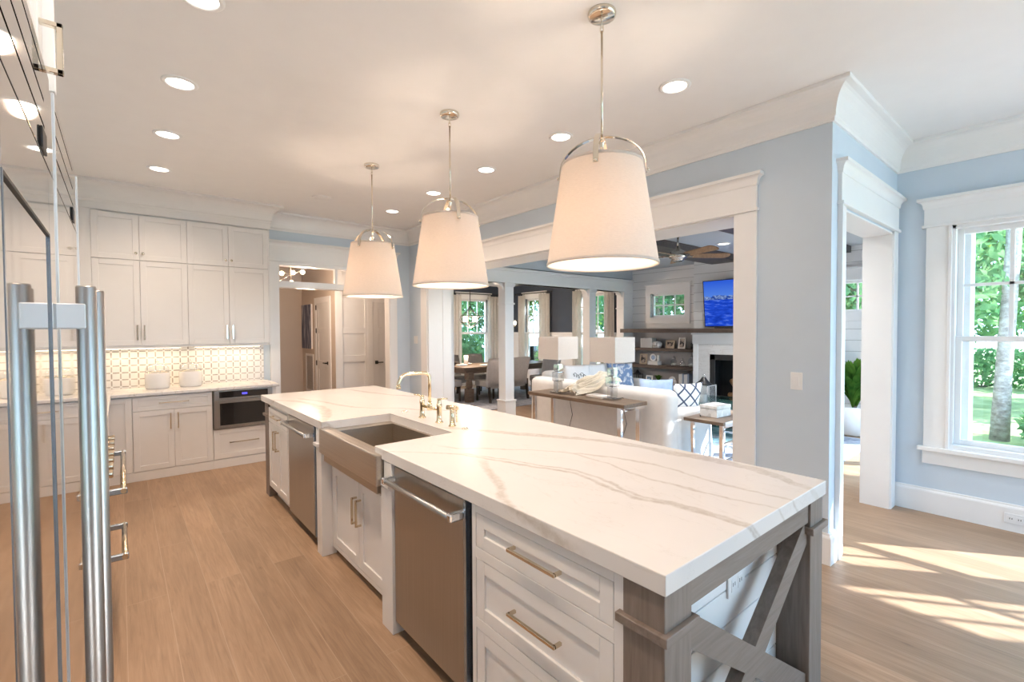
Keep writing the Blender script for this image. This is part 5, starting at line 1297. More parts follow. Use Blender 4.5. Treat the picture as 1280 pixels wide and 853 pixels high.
# second sofa, backing on the columns
r = thing('sofa', 'white slipcovered sofa with its back to the white columns, facing the long sofa end', 'sofa', (6.45, 5.45, 0))
k = MB(); cover_block(k, 5.55, 7.45, 5.68, 5.95, 0.012, 0.84, 0.07, 0.004, 11, 0.02); obj('sofa_back', k, 'linen', r)
for x0, x1, sd in ((5.55, 5.79, 12), (7.21, 7.45, 13)):
    k = MB(); cover_block(k, x0, x1, 4.98, 5.75, 0.012, 0.64, 0.06, 0.004, sd, 0.02); obj('arm', k, 'linen', r)
k = MB(); cover_block(k, 5.75, 7.25, 4.98, 5.72, 0.012, 0.32, 0.03, 0.004, 14, 0.015); obj('seat_base', k, 'linen', r)
for i in range(2):
    k = MB(); x = 5.79 + i * 0.71; cushion(k, x, x + 0.71, 4.95, 5.68, 0.31, 0.49); obj('seat_cushion', k, 'linen', r)
    k = MB(); cushion(k, x, x + 0.71, 5.48, 5.72, 0.46, 0.93, 3); obj('back_cushion', k, 'linen', r)
def pillow(name, label, loc, w, h, t, mat, rz, tilt, group=None, script=False):
    r = thing(name, label, 'pillow', loc, rz=rz, local=True, group=group)
    T = Matrix.Rotation(tilt, 4, 'X') @ Matrix.Translation((0, 0, h / 2))
    k = MB(); n = 15
    def f(s):
        def g(u, v):
            x, z = 2 * u - 1, 2 * v - 1; e = (1 - x * x) * (1 - z * z)
            px = x * (1 - 0.07 * (1 - z * z) ** 1) * 1.0; pz = z * (1 - 0.07 * (1 - x * x))
            return Vector((px * w / 2, s * t / 2 * e ** 0.45, pz * h / 2))
        return g
    k.grid(f(1), n, n); k.grid(f(-1), n, n); bmesh.ops.remove_doubles(k.b, verts=k.b.verts, dist=0.0005)
    c = obj('pillow_cover', k, mat, r); c.matrix_local = T
    if script:
        k = MB()
        pts = []
        for i in range(60):
            u = i / 59; x = -0.11 + 0.22 * u + 0.018 * sin(u * 34); z = -0.02 + 0.028 * cos(u * 34) + 0.02 * sin(u * 11)
            y = -t / 2 * ((1 - (2 * x / w) ** 2) * (1 - (2 * z / h) ** 2)) ** 0.45 - 0.001
            pts.append((x, y, z))
        k.tube(pts, 0.004, 5); s = obj('script_embroidery', k, 'black', c)
    return r
pillow('throw_pillow', 'white lumbar pillow with black handwritten script on the far sofa', (5.95, 5.42, 0.60), 0.48, 0.36, 0.13, 'pillow', rad(-25), rad(-18), script=True)
pillow('throw_pillow', 'plain pale pillow on the far sofa behind the throw', (6.42, 5.40, 0.50), 0.48, 0.46, 0.14, 'pillow', rad(-10), rad(-16))
pillow('throw_pillow', 'blue and white printed pillow on the far sofa, beside the second lamp', (6.88, 5.25, 0.50), 0.48, 0.46, 0.14, 'bluepat', rad(-35), rad(-16))
pillow('throw_pillow', 'white pillow with a dark blue diamond trellis at the end of the long sofa', (5.20, 3.06, 0.50), 0.42, 0.42, 0.14, 'trellis', rad(-20), rad(12))
pillow('throw_pillow', 'pale blue pillow standing beyond the trellis pillow on the long sofa', (5.22, 3.44, 0.50), 0.42, 0.42, 0.14, 'bluefab', rad(-50), rad(-12))
# throw spilling over the sofa back on to the console
k = MB()
def thr(u, v):
    # v: from the sofa top down on to the table; u: along y
    prof = [(4.74, 0.905), (4.62, 0.925), (4.52, 0.915), (4.445, 0.885), (4.39, 0.835), (4.32, 0.795), (4.24, 0.778), (4.15, 0.772)]
    s = v * (len(prof) - 1); i = min(int(s), len(prof) - 2); t = s - i
    x = prof[i][0] * (1 - t) + prof[i + 1][0] * t; z = prof[i][1] * (1 - t) + prof[i + 1][1] * t
    y = 3.60 + 0.42 * u * (1 - 0.25 * v) + 0.20 * v + 0.03 * sin(v * 9 + u * 4)
    hump = sin(pi * min(1, max(0, u))) ** 0.6
    fold = 0.030 * (1 + sin(u * 21 + v * 7)) * (0.5 + 0.5 * sin(v * 8 + 1)) + 0.018 * (1 + sin(u * 43 - v * 11))
    return Vector((x - 0.25 * fold + 0.02 * sin(u * 13), y, z + hump * (0.02 + fold)))
k.grid(thr, 56, 40)
bmesh.ops.solidify(k.b, geom=k.b.faces[:], thickness=-0.012)
tag(obj('throw_blanket', k, 'throw'), 'crumpled cream throw draped over the sofa back on to the console table', 'blanket')
# end table, box, coffee table, lantern
r = thing('end_table', 'square wood-topped end table with chrome legs beside the sofa arm', 'table', (5.07, 2.52, 0))
k = MB(); k.box(4.66, 5.48, 2.30, 2.74, 0.565, 0.60, 0.003); obj('tabletop', k, 'tablewood', r)
k = MB(); k.box(4.69, 5.46, 2.297, 2.31, 0.54, 0.60, 0.002); obj('edge_strip', k, 'chrome', r)
for x in (4.72, 5.40):
    for y in (2.34, 2.66): k = MB(); k.box(x, x + 0.035, y, y + 0.035, 0.012, 0.565, 0.002); obj('leg', k, 'chrome', r)
for z in (0.16, 0.34):
    k = MB(); k.box(4.755, 5.40, 2.345, 2.37, z, z + 0.025, 0.002); k.box(5.405, 5.43, 2.375, 2.66, z, z + 0.025, 0.002); obj('stretcher', k, 'chrome', r)
r = thing('keepsake_box', 'white mother-of-pearl box on the wood end table', 'box', (5.0, 2.56, 0.60), rz=rad(-4), local=True)
k = MB(); k.box(-0.135, 0.135, -0.10, 0.10, 0, 0.085, 0.003); obj('box_body', k, 'pearl', r)
k = MB(); k.box(-0.138, 0.138, -0.103, 0.103, 0.087, 0.125, 0.004); obj('lid', k, 'pearl', r)
k = MB(); k.tube([(4.80, 2.62, 0.605), (4.86, 2.66, 0.606), (4.92, 2.655, 0.606), (4.94, 2.62, 0.606)], 0.005, 6); k.tube([(4.955 + 0.03 * cos(t), 2.60 + 0.02 * sin(t), 0.605) for t in [2 * pi * i / 14 for i in range(14)]], 0.003, 6, closed=True)
tag(obj('eyeglasses', k, 'rubber'), 'small dark folded eyeglasses on the wood end table', 'glasses')
r = thing('coffee_table', 'glass-topped coffee table in front of the fireplace', 'table', (6.95, 3.25, 0))
k = MB(); k.box(6.40, 7.50, 2.55, 3.85, 0.435, 0.45, 0.003); obj('glass_top', k, 'tealglass', r)
k = MB(); k.box(6.50, 7.40, 2.65, 3.75, 0.15, 0.165, 0.003); obj('lower_shelf', k, 'tealglass', r)
for x in (6.46, 7.40):
    for y in (2.62, 3.74): k = MB(); k.box(x, x + 0.04, y, y + 0.04, 0.012, 0.435, 0.002); obj('leg', k, 'chrome', r)
lantern(6.68, 3.60, 0.45, 0.26, 0.27, 0.11, 'glass lantern with a dark conical roof on the glass coffee table')
# potted plant in the bay by the second small window
leaf_tuft('potted_plant', 'tall broad-leaved plant in a white tub seen through the narrow opening', 'plant', (8.22, 2.12, 0), 120, 1.0, 0.34, 'plantleaf', ([(0, 0), (0.20, 0.0), (0.245, 0.03), (0.265, 0.40), (0.25, 0.42), (0.23, 0.40), (0.225, 0.36), (0, 0.36)], 'ceramic', 0.36), 9, 0.055)
k = MB(); k.tube([(8.22, 2.12, 0.36), (8.24, 2.10, 0.70), (8.2, 2.13, 1.05)], [0.03, 0.025, 0.02], 10); o = obj('cane', k, 'bark', bpy.data.objects['potted_plant'])

# ================================================================== DINING ROOM
DX0, DX1, DY1 = 4.47, 8.80, 10.90
k = MB(); k.box(4.40, 9.0, 6.46, 11.1, LZ, LZ + 0.08); k.box(3.95, 4.40, 6.46, 6.98, LZ, LZ + 0.08); struct('ceiling_dining', k, 'ceiling')
k = MB(); k.box(4.40, 4.47, 7.05, 11.1, 0, LZ); k.box(3.95, 4.47, 6.98, 7.05, 0, LZ); k.box(3.95, 3.99, 6.46, 6.98, 0, LZ); struct('wall_dining_left', k, 'white')
DW1 = [(9.28, 10.02), (7.18, 8.02)]; DB = [(7.16, 8.12)]
DZ = (0.55, 2.40)
for nm_, za, zb, mt in (('wall_dining_lower', 0, 1.45, 'white'), ('wall_dining_upper', 1.45, LZ, 'navy')):
    wall_holes(nm_ + '_right', DX1, DX1 + 0.15, 6.46, DY1 + 0.15, zb, [(a, b, max(za, DZ[0]), min(zb, DZ[1])) for a, b in DW1], mt, za)
    wall_holes(nm_ + '_back', DY1, DY1 + 0.15, DX0, DX1, zb, [(a, b, max(za, DZ[0]), min(zb, DZ[1])) for a, b in DB], mt, za, axis='y')
k = MB(); k.box(DX1 - 0.03, DX1, 6.46, DY1, 1.44, 1.475, 0.004); k.box(DX0, DX1, DY1 - 0.03, DY1, 1.44, 1.475, 0.004); struct('trim_12', k, 'white')
def din_window(n, a, b, facing):
    T = face((DX1, (a + b) / 2, 0), '-x') if facing == '-x' else face(((a + b) / 2, DY1, 0), '-y')
    c = T @ Vector((0, 0, 0)); r = sroot('window_%d' % n, (c.x, c.y, DZ[0])); w = (b - a) / 2; z0, z1 = DZ; mid = 1.46
    k = MB()
    for q in ((-w - 0.11, -w, z0 - 0.12, z1 + 0.16), (w, w + 0.11, z0 - 0.12, z1 + 0.16), (-w, w, z1, z1 + 0.16), (-w, w, z0 - 0.12, z0)): k.box(q[0], q[1], -0.022, 0, q[2], q[3], 0.002)
    k.box(-w - 0.13, w + 0.13, -0.05, 0, z1 + 0.16, z1 + 0.19, 0.003); k.xf(T); obj('window_casing', k, 'white', r)
    k = MB()
    for q in ((-w, -w + 0.05, z0, z1), (w - 0.05, w, z0, z1), (-w, w, z0, z0 + 0.05), (-w, w, z1 - 0.05, z1), (-w, w, mid - 0.03, mid + 0.03)): k.box(q[0], q[1], 0.04, 0.10, q[2], q[3], 0.002)
    k.xf(T); s = obj('sash', k, 'white', r)
    k = MB()
    for i in (1, 2): x = -w + 2 * w * i / 3; k.box(x - 0.011, x + 0.011, 0.05, 0.08, mid, z1 - 0.04)
    zz = (mid + z1) / 2; k.box(-w + 0.04, w - 0.04, 0.05, 0.08, zz - 0.011, zz + 0.011); k.xf(T); obj('muntin', k, 'white', s)
    k = MB(); k.box(-w + 0.04, w - 0.04, 0.068, 0.072, z0 + 0.04, z1 - 0.04); k.xf(T); obj('pane', k, 'pane', s)
din_window(9, *DW1[0], '-x'); din_window(10, *DW1[1], '-x'); din_window(11, *DB[0], '-y')
def curtain(a, b, facing, label):
    T = face((DX1 - 0.08, (a + b) / 2, 0), '-x') if facing == '-x' else face(((a + b) / 2, DY1 - 0.08, 0), '-y')
    c = T @ Vector((0, 0, 0)); r = thing('curtain', label, 'curtain', (c.x, c.y, 0.02), group='cream curtains in the dining room'); w = (b - a) / 2
    k = MB(); nf = max(3, int((b - a) / 0.085))
    def f(u, v): return T @ Vector(((2 * u - 1) * w * (1 + 0.05 * sin(v * 3)), -0.028 * cos(u * nf * 2 * pi) * (0.7 + 0.3 * v), 0.02 + v * 2.48))
    k.grid(f, nf * 8, 12); bmesh.ops.solidify(k.b, geom=k.b.faces[:], thickness=0.004); obj('curtain_cloth', k, 'curtain', r)
    k = MB()
    for i in range(nf):
        x = (2 * (i + 0.5) / nf - 1) * w; k.tube([T @ Vector((x, 0.018 * cos(t), 2.525 + 0.018 * sin(t))) for t in [2 * pi * j / 10 for j in range(10)]], 0.003, 5, closed=True)
    obj('curtain_rings', k, 'black', r)
curtain(9.96, 10.22, '-x', 'cream curtain beside the wall sconce, on the far side of the navy wall window')
curtain(8.96, 9.36, '-x', 'cream curtain between the tall window and the navy wall panel')
curtain(7.86, 8.14, '-x', 'cream curtain on the near edge of the navy wall panel')
curtain(6.85, 7.14, '-x', 'cream curtain next to the end of the mantel shelf')
curtain(8.04, 8.46, '-y', 'cream curtain next to the column, on the dining room back window')
curtain(6.74, 7.16, '-y', 'cream curtain on the pier side of the dining room back window')
def rod(p, q, label):
    k = MB(); k.tube([p, q], 0.012, 8); k.sphere(p, 0.024, 10, 6); k.sphere(q, 0.024, 10, 6); tag(obj('curtain_rod', k, 'black'), label, 'curtain rod', 'dark curtain rods')
rod((DX1 - 0.08, 8.90, 2.545), (DX1 - 0.08, 10.35, 2.545), 'dark curtain rod above the tall window on the navy wall')
rod((DX1 - 0.08, 6.80, 2.545), (DX1 - 0.08, 8.2, 2.545), 'dark curtain rod above the window beside the mantel end')
rod((6.68, DY1 - 0.08, 2.545), (8.52, DY1 - 0.08, 2.545), 'dark curtain rod above the dining room back window')
r = thing('wall_sconce', 'dark wall sconce with a glowing bulb beside the dining window', 'lamp', (8.70, 10.33, 1.45))
k = MB(); k.box(8.77, 8.799, 10.30, 10.36, 1.50, 1.80, 0.004); k.tube([(8.77, 10.33, 1.6), (8.70, 10.33, 1.56), (8.66, 10.33, 1.64)], 0.010, 8); obj('arm', k, 'black', r)
k = MB(); k.lathe([(0.03, 0.0), (0.07, 0.06), (0.075, 0.14), (0.05, 0.20)], 16, (8.66, 10.33, 1.63), caps=False); obj('glass_shade', k, 'jar', r)
k = MB(); k.sphere((8.66, 10.33, 1.74), 0.045, 12, 8, 1.3); obj('bulb', k, 'bulb', r)
k = MB(); k.box(4.9, 8.5, 7.25, 10.3, 0.001, 0.012, 0.004); tag(obj('rug', k, 'rug2'), 'plain grey-blue rug under the dining table', 'rug')
r = thing('dining_table', 'rustic wood dining table with thick turned legs', 'table', (6.85, 8.75, 0))
k = MB(); k.box(5.50, 8.20, 8.20, 9.30, 0.715, 0.76, 0.006); obj('tabletop', k, 'dinewood', r)
k = MB(); k.box(5.62, 8.08, 8.30, 9.20, 0.62, 0.715, 0.003); obj('apron', k, 'dinewood', r)
for x in (5.70, 8.00):
    for y in (8.32, 9.18): k = MB(); k.box(x - 0.075, x + 0.075, y - 0.075, y + 0.075, 0.50, 0.64, 0.005); k.lathe([(0.055, 0.30), (0.07, 0.33), (0.075, 0.40), (0.06, 0.48), (0.07, 0.50)], 16, (x, y, 0)); k.box(x - 0.075, x + 0.075, y - 0.075, y + 0.075, 0.012, 0.30, 0.005); obj('leg', k, 'dinewood', r)
def dining_chair(loc, rz, label, first=[None]):
    if first[0] is None:
        r = thing('dining_chair', label, 'chair', loc, rz, group='upholstered chairs round the dining table', local=True)
        k = MB(); k.box(-0.25, 0.25, -0.22, 0.28, 0.33, 0.47, 0.03, 3); obj('seat', k, 'chairfab', r)
        k = MB()
        def f(u, v):
            x = (2 * u - 1) * (0.255 + 0.02 * v); z = 0.30 + v * 0.66 - 0.02 * (2 * u - 1) ** 2 * v; y = -0.24 - 0.13 * v * v + 0.05 * (2 * u - 1) ** 2
            return Vector((x, y, z))
        k.grid(f, 13, 9); bmesh.ops.solidify(k.b, geom=k.b.faces[:], thickness=-0.075); obj('backrest', k, 'chairfab', r)
        for x in (-0.21, 0.21):
            for y, dy in ((0.23, 0.0), (-0.24, -0.05)): k = MB(); k.bar((x, y, 0.34), (x, y + dy, 0.012), 0.042, 0.042); obj('leg', k, 'legdark', r)
        first[0] = r; return r
    return dup(first[0], loc, rz, label)
dining_chair((6.18, 8.18, 0), rad(-4), 'pale upholstered dining chair by the column, back to the living room')
dining_chair((6.78, 8.18, 0), rad(0), 'pale upholstered dining chair just past the column, between two others')
dining_chair((7.72, 8.12, 0), rad(-6), 'pale upholstered dining chair farthest from the kitchen on the near side of the table')
dining_chair((5.38, 8.76, 0), rad(-90), 'pale upholstered dining chair at the table end beside the white pier')
dining_chair((6.05, 9.36, 0), rad(180), 'pale upholstered dining chair across the table, left of the thick table leg')
dining_chair((6.75, 9.36, 0), rad(180), 'pale upholstered dining chair across the table, in front of the back window')
for i, (x, y, lab) in enumerate(((5.80, 8.75, 'white plate on the dining table at the end by the pier'), (6.2, 8.42, 'white plate on the dining table in front of the chair by the column'), (6.15, 9.08, 'white plate on the far side of the dining table'))):
    k = MB(); k.lathe([(0, 0), (0.08, 0), (0.13, 0.016), (0.128, 0.02), (0.08, 0.006), (0, 0.006)], 24, (x, y, 0.76), caps=False); tag(obj('plate', k, 'ceramic'), lab, 'plate', 'plates on the dining table')
k = MB(); k.lathe([(0, 0), (0.05, 0), (0.05, 0.22), (0.045, 0.22), (0, 0.21)], 18, (5.98, 8.85, 0.76), caps=False); tag(obj('pillar_candle', k, 'ceramic'), 'white pillar candle standing on the dining table', 'candle')
k = MB(); k.lathe([(0, 0), (0.05, 0), (0.06, 0.02), (0.15, 0.07), (0.145, 0.075), (0.05, 0.03), (0, 0.025)], 24, (5.72, 8.98, 0.76), caps=False); tag(obj('bowl', k, 'legdark'), 'dark bowl on the end of the dining table', 'bowl')
# dining chandelier
r = thing('chandelier', 'small cage chandelier with glowing lights over the dining table', 'lamp', (6.0, 8.70, 1.60))
cx, cy, cz = 6.0, 8.70, 1.78
k = MB(); k.tube([(cx, cy, 2.05), (cx, cy, LZ - 0.02)], 0.008, 8); k.lathe([(0, -0.03), (0.06, -0.03), (0.06, 0), (0, 0)], 16, (cx, cy, LZ), caps=False); k.lathe([(0, 0), (0.025, 0), (0.03, 0.04), (0, 0.05)], 12, (cx, cy, 2.03), caps=False); obj('stem', k, 'black', r)
k = MB()
for i in range(8):
    a = 2 * pi * i / 8
    k.tube([(cx + q * cos(a), cy + q * sin(a), cz + z) for q, z in ((0.02, 0.26), (0.09, 0.18), (0.21, 0.08), (0.23, 0.0), (0.21, -0.06), (0.10, -0.14), (0.03, -0.18))], 0.006, 6)
for z, q in ((0.08, 0.21), (-0.06, 0.21)): k.tube([(cx + q * cos(t), cy + q * sin(t), cz + z) for t in [2 * pi * i / 24 for i in range(24)]], 0.006, 6, closed=True)
obj('cage', k, 'black', r)
for i in range(4):
    a = 2 * pi * i / 4 + 0.4; k = MB(); k.lathe([(0, 0), (0.03, 0), (0.034, 0.10), (0.02, 0.12), (0, 0.12)], 12, (cx + 0.15 * cos(a), cy + 0.15 * sin(a), cz - 0.05), caps=False); obj('bulb', k, 'bulb', r)
light('chandelier_glow', 'POINT', (cx, cy, cz - 0.25), 100, WARM, shadow_soft_size=0.15)

# ================================================================== HALL BEYOND THE TRANSOM
k = MB(); k.box(1.2, 4.40, 6.98, 10.3, LZ, LZ + 0.08); struct('ceiling_hall', k, 'greige')
k = MB(); k.box(1.2, 3.0, 10.1, 10.25, 0, LZ); struct('wall_hall_end', k, 'greige')
k = MB(); k.box(1.2, 1.35, 6.98, 10.1, 0, LZ); struct('wall_hall_side', k, 'greige')
HX, HY = 2.85, 8.20
k = MB(); k.box(HX, HX + 0.12, HY, 10.1, 0, LZ); struct('wall_hall_picture', k, 'greige')
k = MB(); k.box(HX + 0.12, 4.40, HY, HY + 0.12, 0, LZ); struct('wall_hall_panel', k, 'white')
k = MB(); y = HY - 0.018
for q in ((HX, HX + 0.125, 0, LZ), (3.37, 3.47, 0, LZ), (HX + 0.125, 3.37, 1.50, 1.60), (HX + 0.125, 3.37, 1.00, 1.11), (HX + 0.125, 3.37, 0, 0.22), (HX + 0.125, 3.37, 2.35, 2.5)): k.box(q[0], q[1], y, HY, q[2], q[3], 0.002)
struct('trim_13', k, 'white')
k = MB(); k.sweep([(1.35, 10.1), (HX, 10.1), (HX, 9.35)], BP); struct('baseboard_hall', k, 'white')
def panel_door(n, T, w, h, knob_side, mats='white'):
    r = sroot('door_%d' % n, tuple(T @ Vector((0, 0, 0))))
    k = MB(); k.box(-w / 2 - 0.10, -w / 2, -0.02, 0, 0, h + 0.1, 0.002); k.box(w / 2, w / 2 + 0.10, -0.02, 0, 0, h + 0.1, 0.002); k.box(-w / 2, w / 2, -0.02, 0, h, h + 0.1, 0.002); k.xf(T); obj('door_casing', k, 'white', r)
    k = MB(); fr = 0.11
    for q in ((-w / 2, -w / 2 + fr, 0.01, h), (w / 2 - fr, w / 2, 0.01, h), (-w / 2 + fr, w / 2 - fr, h - fr, h), (-w / 2 + fr, w / 2 - fr, 0.01, 0.24), (-w / 2 + fr, w / 2 - fr, 0.84, 1.0), (-w / 2 + fr, w / 2 - fr, 1.50, 1.60)): k.box(q[0], q[1], -0.012, -0.001, q[2], q[3], 0.002)
    k.box(-w / 2 + fr, w / 2 - fr, -0.004, -0.0005, 0.2, h - 0.05); k.xf(T); l = obj('door_leaf', k, 'cab', r)
    k = MB(); kx = knob_side * (w / 2 - 0.065); k.box(kx - 0.03, kx + 0.03, -0.018, -0.012, 0.94, 1.0, 0.002); k.box(kx - 0.012, kx + 0.012, -0.06, -0.015, 0.958, 0.982, 0.003); k.box(kx - knob_side * 0.11, kx + 0.012, -0.065, -0.05, 0.96, 0.98, 0.003); k.xf(T); obj('door_handle', k, 'black', l)
    for z in (0.2, 0.95, 1.55, 1.98) if h > 2 else (0.2,):
        k = MB(); x = -knob_side * (w / 2 + 0.002); k.box(x - 0.012, x + 0.012, -0.026, -0.012, z - 0.045, z + 0.045, 0.002); k.xf(T); obj('hinge', k, 'black', l)
panel_door(1, face((HX, 8.83, 0), '-x'), 0.66, 2.06, 1)
panel_door(2, face((3.85, HY, 0), '-y'), 0.66, 2.06, -1)
k = MB(); k.box(4.38, 4.40, 6.98, HY, 0, LZ); struct('wall_hall_right', k, 'greige')
r = thing('hall_painting', 'tall abstract canvas in streaky blue and grey on the hall wall', 'painting', (HX - 0.03, 9.72, 1.20), local=True)
k = MB(); k.box(-0.002, 0.029, -0.30, 0.30, 0.0, 0.86, 0.002); obj('canvas', k, 'white', r)
k = MB(); k.box(-0.004, -0.0015, -0.298, 0.298, 0.002, 0.858); obj('painted_face', k, 'art', r)
r = thing('wall_vent', 'tall louvred air vent low on the hall wall under the painting', 'vent', (HX - 0.01, 9.62, 0.36))
k = MB(); T = face((HX, 9.62, 0), '-x')
for q in ((-0.24, -0.20, 0.36, 1.10), (0.20, 0.24, 0.36, 1.10), (-0.20, 0.20, 0.36, 0.40), (-0.20, 0.20, 1.06, 1.10)): k.box(q[0], q[1], -0.014, -0.001, q[2], q[3], 0.002)
k.xf(T); obj('vent_frame', k, 'white', r)
k = MB()
for i in range(22): z = 0.41 + i * 0.03; k.box(-0.20, 0.20, -0.010, -0.002, z, z + 0.016)
k.xf(T); obj('louvres', k, 'silver', r)
# hall lamp
r = thing('hall_chandelier', 'small hall ceiling light with several bare glowing bulbs, seen through the transom', 'lamp', (2.07, 7.9, 2.24))
k = MB(); k.lathe([(0, -0.03), (0.07, -0.03), (0.07, 0), (0, 0)], 16, (2.07, 7.9, LZ), caps=False); k.tube([(2.07, 7.9, LZ - 0.02), (2.07, 7.9, 2.40)], 0.008, 8)
B5 = [(-0.16, 0.05, 2.29), (-0.02, -0.12, 2.29), (-0.1, 0.12, 2.45), (0.06, 0.10, 2.47), (0.16, -0.06, 2.47)]
for dx, dy, z in B5: k.tube([(2.07, 7.9, 2.42), (2.07 + dx, 7.9 + dy, z + 0.03)], 0.005, 6)
obj('arms', k, 'nickel', r)
for dx, dy, z in B5: k = MB(); k.sphere((2.07 + dx, 7.9 + dy, z), 0.036, 12, 8); obj('bulb', k, 'bulb', r)
light('hall_glow', 'POINT', (2.2, 7.6, 2.15), 30, WARM, shadow_soft_size=0.15)

# ================================================================== OUTSIDE
k = MB(); k.box(5.38, 60, -30, 40, -0.45, -0.30); k.box(-10, 60, 11.1, 40, -0.45, -0.30); k.box(-20, 5.38, -40, -3.5, -0.45, -0.30); tag(obj('lawn', k, 'lawn'), 'sunlit mown lawn outside the big window', 'grass', kind='stuff')
k = MB(); k.prism([(-6, -9), (9.6, -9), (10.2, -0.6), (10.5, 1.5), (9.6, 2.6), (8.95, 2.6), (8.95, 1.09), (5.39, 1.09), (5.39, -3.46), (-6, -3.46)], 'z', -0.299, -0.285); tag(obj('bounce_terrace', k, 'stone_path'), 'pale grey stone path below the big window, widened to bounce neutral light', 'terrace')  # path by the window, spread wide so pale stone bounces neutral light indoors
def leaf_cloud(k, centers, n, size, rg):
    import numpy as np
    for _ in range(n):
        c, rr = rg.choice(centers)
        while True:
            d = Vector((rg.uniform(-1, 1), rg.uniform(-1, 1), rg.uniform(-1, 1)))
            if 0.25 < d.length < 1: break
        p = Vector(c) + Vector((d.x * rr[0], d.y * rr[1], d.z * rr[2]))
        a = Vector((rg.gauss(0, 1), rg.gauss(0, 1), rg.gauss(0, 0.6))).normalized(); b = a.orthogonal().normalized()
        b = (Matrix.Rotation(rg.uniform(0, 6.28), 3, a) @ b); s = size * rg.uniform(0.6, 1.3); c2 = a.cross(b)
        v = [k.b.verts.new(p + q) for q in (-b * s, c2 * s * 0.45, b * s, -c2 * s * 0.45)]
        k.b.faces.new(v)
def tree(name, label, loc, trunk_h, trunk_r, centers, n, size, seed, mat='leaf', lean=(0, 0), group=None):
    rg = random.Random(seed); r = thing(name, label, 'tree', loc, group=group, local=True)
    k = MB(); pts = []; rs = []
    for i in range(7): t = i / 6; pts.append((lean[0] * t + 0.03 * sin(t * 7), lean[1] * t + 0.03 * cos(t * 5), trunk_h * t)); rs.append(trunk_r * (1.15 - 0.35 * t) if i else trunk_r * 1.3)
    k.tube(pts, rs, 14)
    top = Vector(pts[-1])
    for c, rr in centers[:6]: k.tube([top * 0.75 + Vector((0, 0, 0)), (top + Vector(c)) / 2 + Vector((0, 0, 0.2)), Vector(c)], [trunk_r * 0.45, trunk_r * 0.3, trunk_r * 0.12], 6)
    obj('trunk', k, 'bark', r)
    k = MB(); leaf_cloud(k, centers, n, size, rg); o = obj('crown', k, mat, r); return r
GZ = -0.30
# the trunk right outside the window
tree('garden_tree', 'mottled bare tree trunk rising right outside the big window', (11.05, 0.83, GZ), 6.2, 0.095, [((0.3, 0.3, 6.0), (1.6, 1.6, 1.0)), ((-0.3, 1.0, 5.2), (1.0, 1.2, 0.7)), ((0.6, -0.6, 5.4), (1.2, 1.2, 0.7)), ((-0.2, 1.6, 3.1), (0.5, 0.7, 0.55)), ((0.3, -0.5, 2.6), (0.4, 0.5, 0.35)), ((0.3, 0.75, 2.55), (0.35, 0.45, 0.25))], 5200, 0.075, 1, 'leaf2', (0.0, -0.12))
def blob(seed, R, H, n=7):
    rg = random.Random(seed); return [((rg.uniform(-R, R) * 0.6, rg.uniform(-R, R) * 0.6, H * rg.uniform(0.40, 0.92)), (R * 0.55, R * 0.55, H * 0.2)) for _ in range(n)]
t1 = tree('garden_tree', 'leafy tree beyond the lawn outside the big window', (17.5, 2.6, GZ), 3.0, 0.16, blob(3, 2.6, 7.0, 11), 9000, 0.12, 3, 'leaf', group='trees behind the lawn')
t2 = tree('garden_tree', 'blue-green tree beyond the lawn outside the big window', (15.0, 0.4, GZ), 3.0, 0.14, blob(5, 2.2, 6.0, 10), 7000, 0.11, 5, 'leaf2', group='trees behind the lawn')
def cp(t, loc, rz, label): return dup(t, loc, rz, label, group='trees around the house')
cp(t1, (21, 5.5, GZ), 1.0, 'tall leafy tree farthest behind the lawn, at the window jamb side')
cp(t1, (22, 0.6, GZ), 2.2, 'tall leafy tree farthest behind the lawn, straight past the trunk')
cp(t2, (19, -3.0, GZ), 2.9, 'blue-green tree at the cut edge of the big window')
cp(t1, (13.4, 4.4, GZ), 4.0, 'leafy tree filling the small square window over the niche shelves')
cp(t2, (12.6, 8.2, GZ), 0.5, 'blue-green tree outside the dining window nearest the mantel')
cp(t1, (13.6, 11.6, GZ), 5.2, 'leafy tree outside the tall window on the navy wall')
cp(t2, (9.2, 14.6, GZ), 1.7, 'blue-green tree outside the dining room back window')
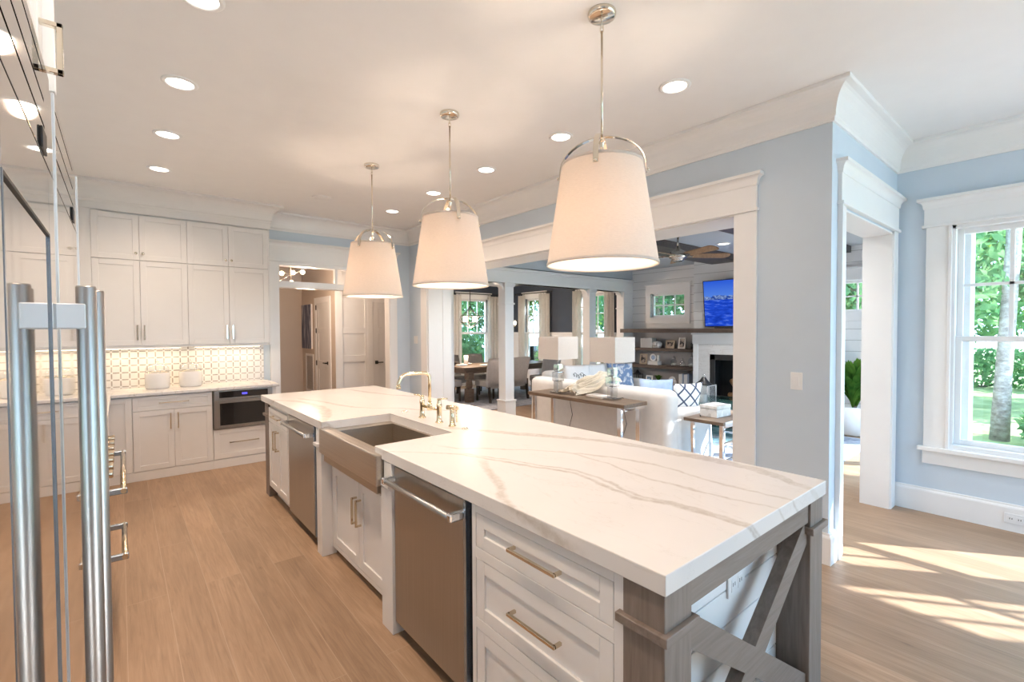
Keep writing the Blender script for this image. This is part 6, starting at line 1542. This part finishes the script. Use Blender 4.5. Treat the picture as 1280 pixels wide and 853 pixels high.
cp(t1, (12.5, 15.6, GZ), 3.3, 'leafy tree at the corner behind the dining room')
cp(t1, (13.2, 0.2, GZ), 0.0, 'leafy tree outside the small window above the tub plant') if False else None
cp(t2, (11.6, 2.9, GZ), 2.0, 'blue-green tree outside the small window above the tub plant')
def shrub(name, label, loc, rr, n, size, seed, mat):
    rg = random.Random(seed); r = thing(name, label, 'shrub', loc, local=True)
    k = MB(); leaf_cloud(k, [((0, 0, rr[2] * 1.06), rr)], n, size, rg); obj('foliage', k, mat, r)
    k = MB()
    for i in range(9): a = 2 * pi * i / 9; k.tube([(0, 0, 0), (cos(a) * rr[0] * 0.5, sin(a) * rr[1] * 0.5, rr[2] * 1.2)], [0.02, 0.006], 5)
    obj('stems', k, 'bark', r)
shrub('hedge', 'low dark hedge along the far edge of the lawn', (20.5, 2.0, GZ), (0.8, 4.5, 0.60), 3500, 0.10, 31, 'leaf2')
shrub('shrub', 'leafy shrub at the foot of the trunk outside the big window', (10.6, 0.36, GZ), (0.4, 0.24, 0.34), 420, 0.09, 32, 'leaf2')
shrub('shrub', 'taller bright shrub at the cut edge of the big window', (11.6, -0.02, GZ), (0.6, 0.45, 0.85), 700, 0.10, 33, 'leaf')
shrub('shrub', 'rounded shrub below the tall window on the navy wall', (10.6, 10.2, GZ), (0.8, 1.1, 0.95), 1500, 0.11, 34, 'leaf')
shrub('shrub', 'rounded shrub below the window beside the mantel end', (10.4, 7.6, GZ), (0.7, 0.8, 0.85), 1200, 0.11, 35, 'leaf2')
shrub('shrub', 'rounded shrub below the dining room back window', (8.2, 12.4, GZ), (1.2, 0.8, 0.95), 1700, 0.11, 36, 'leaf2')
# unseen tree, its crown set in the sun's path to shade the windows
tree('garden_tree', 'unseen leafy tree added on the sunny side to shade part of the window wall', (9.2, -4.6, GZ), 4.2, 0.15, [((0, 0.3, 5.6), (1.0, 0.75, 1.3)), ((-0.9, 1.3, 4.0), (0.7, 0.5, 1.0))], 1700, 0.17, 41, 'leaf', group='trees on the sunny side')
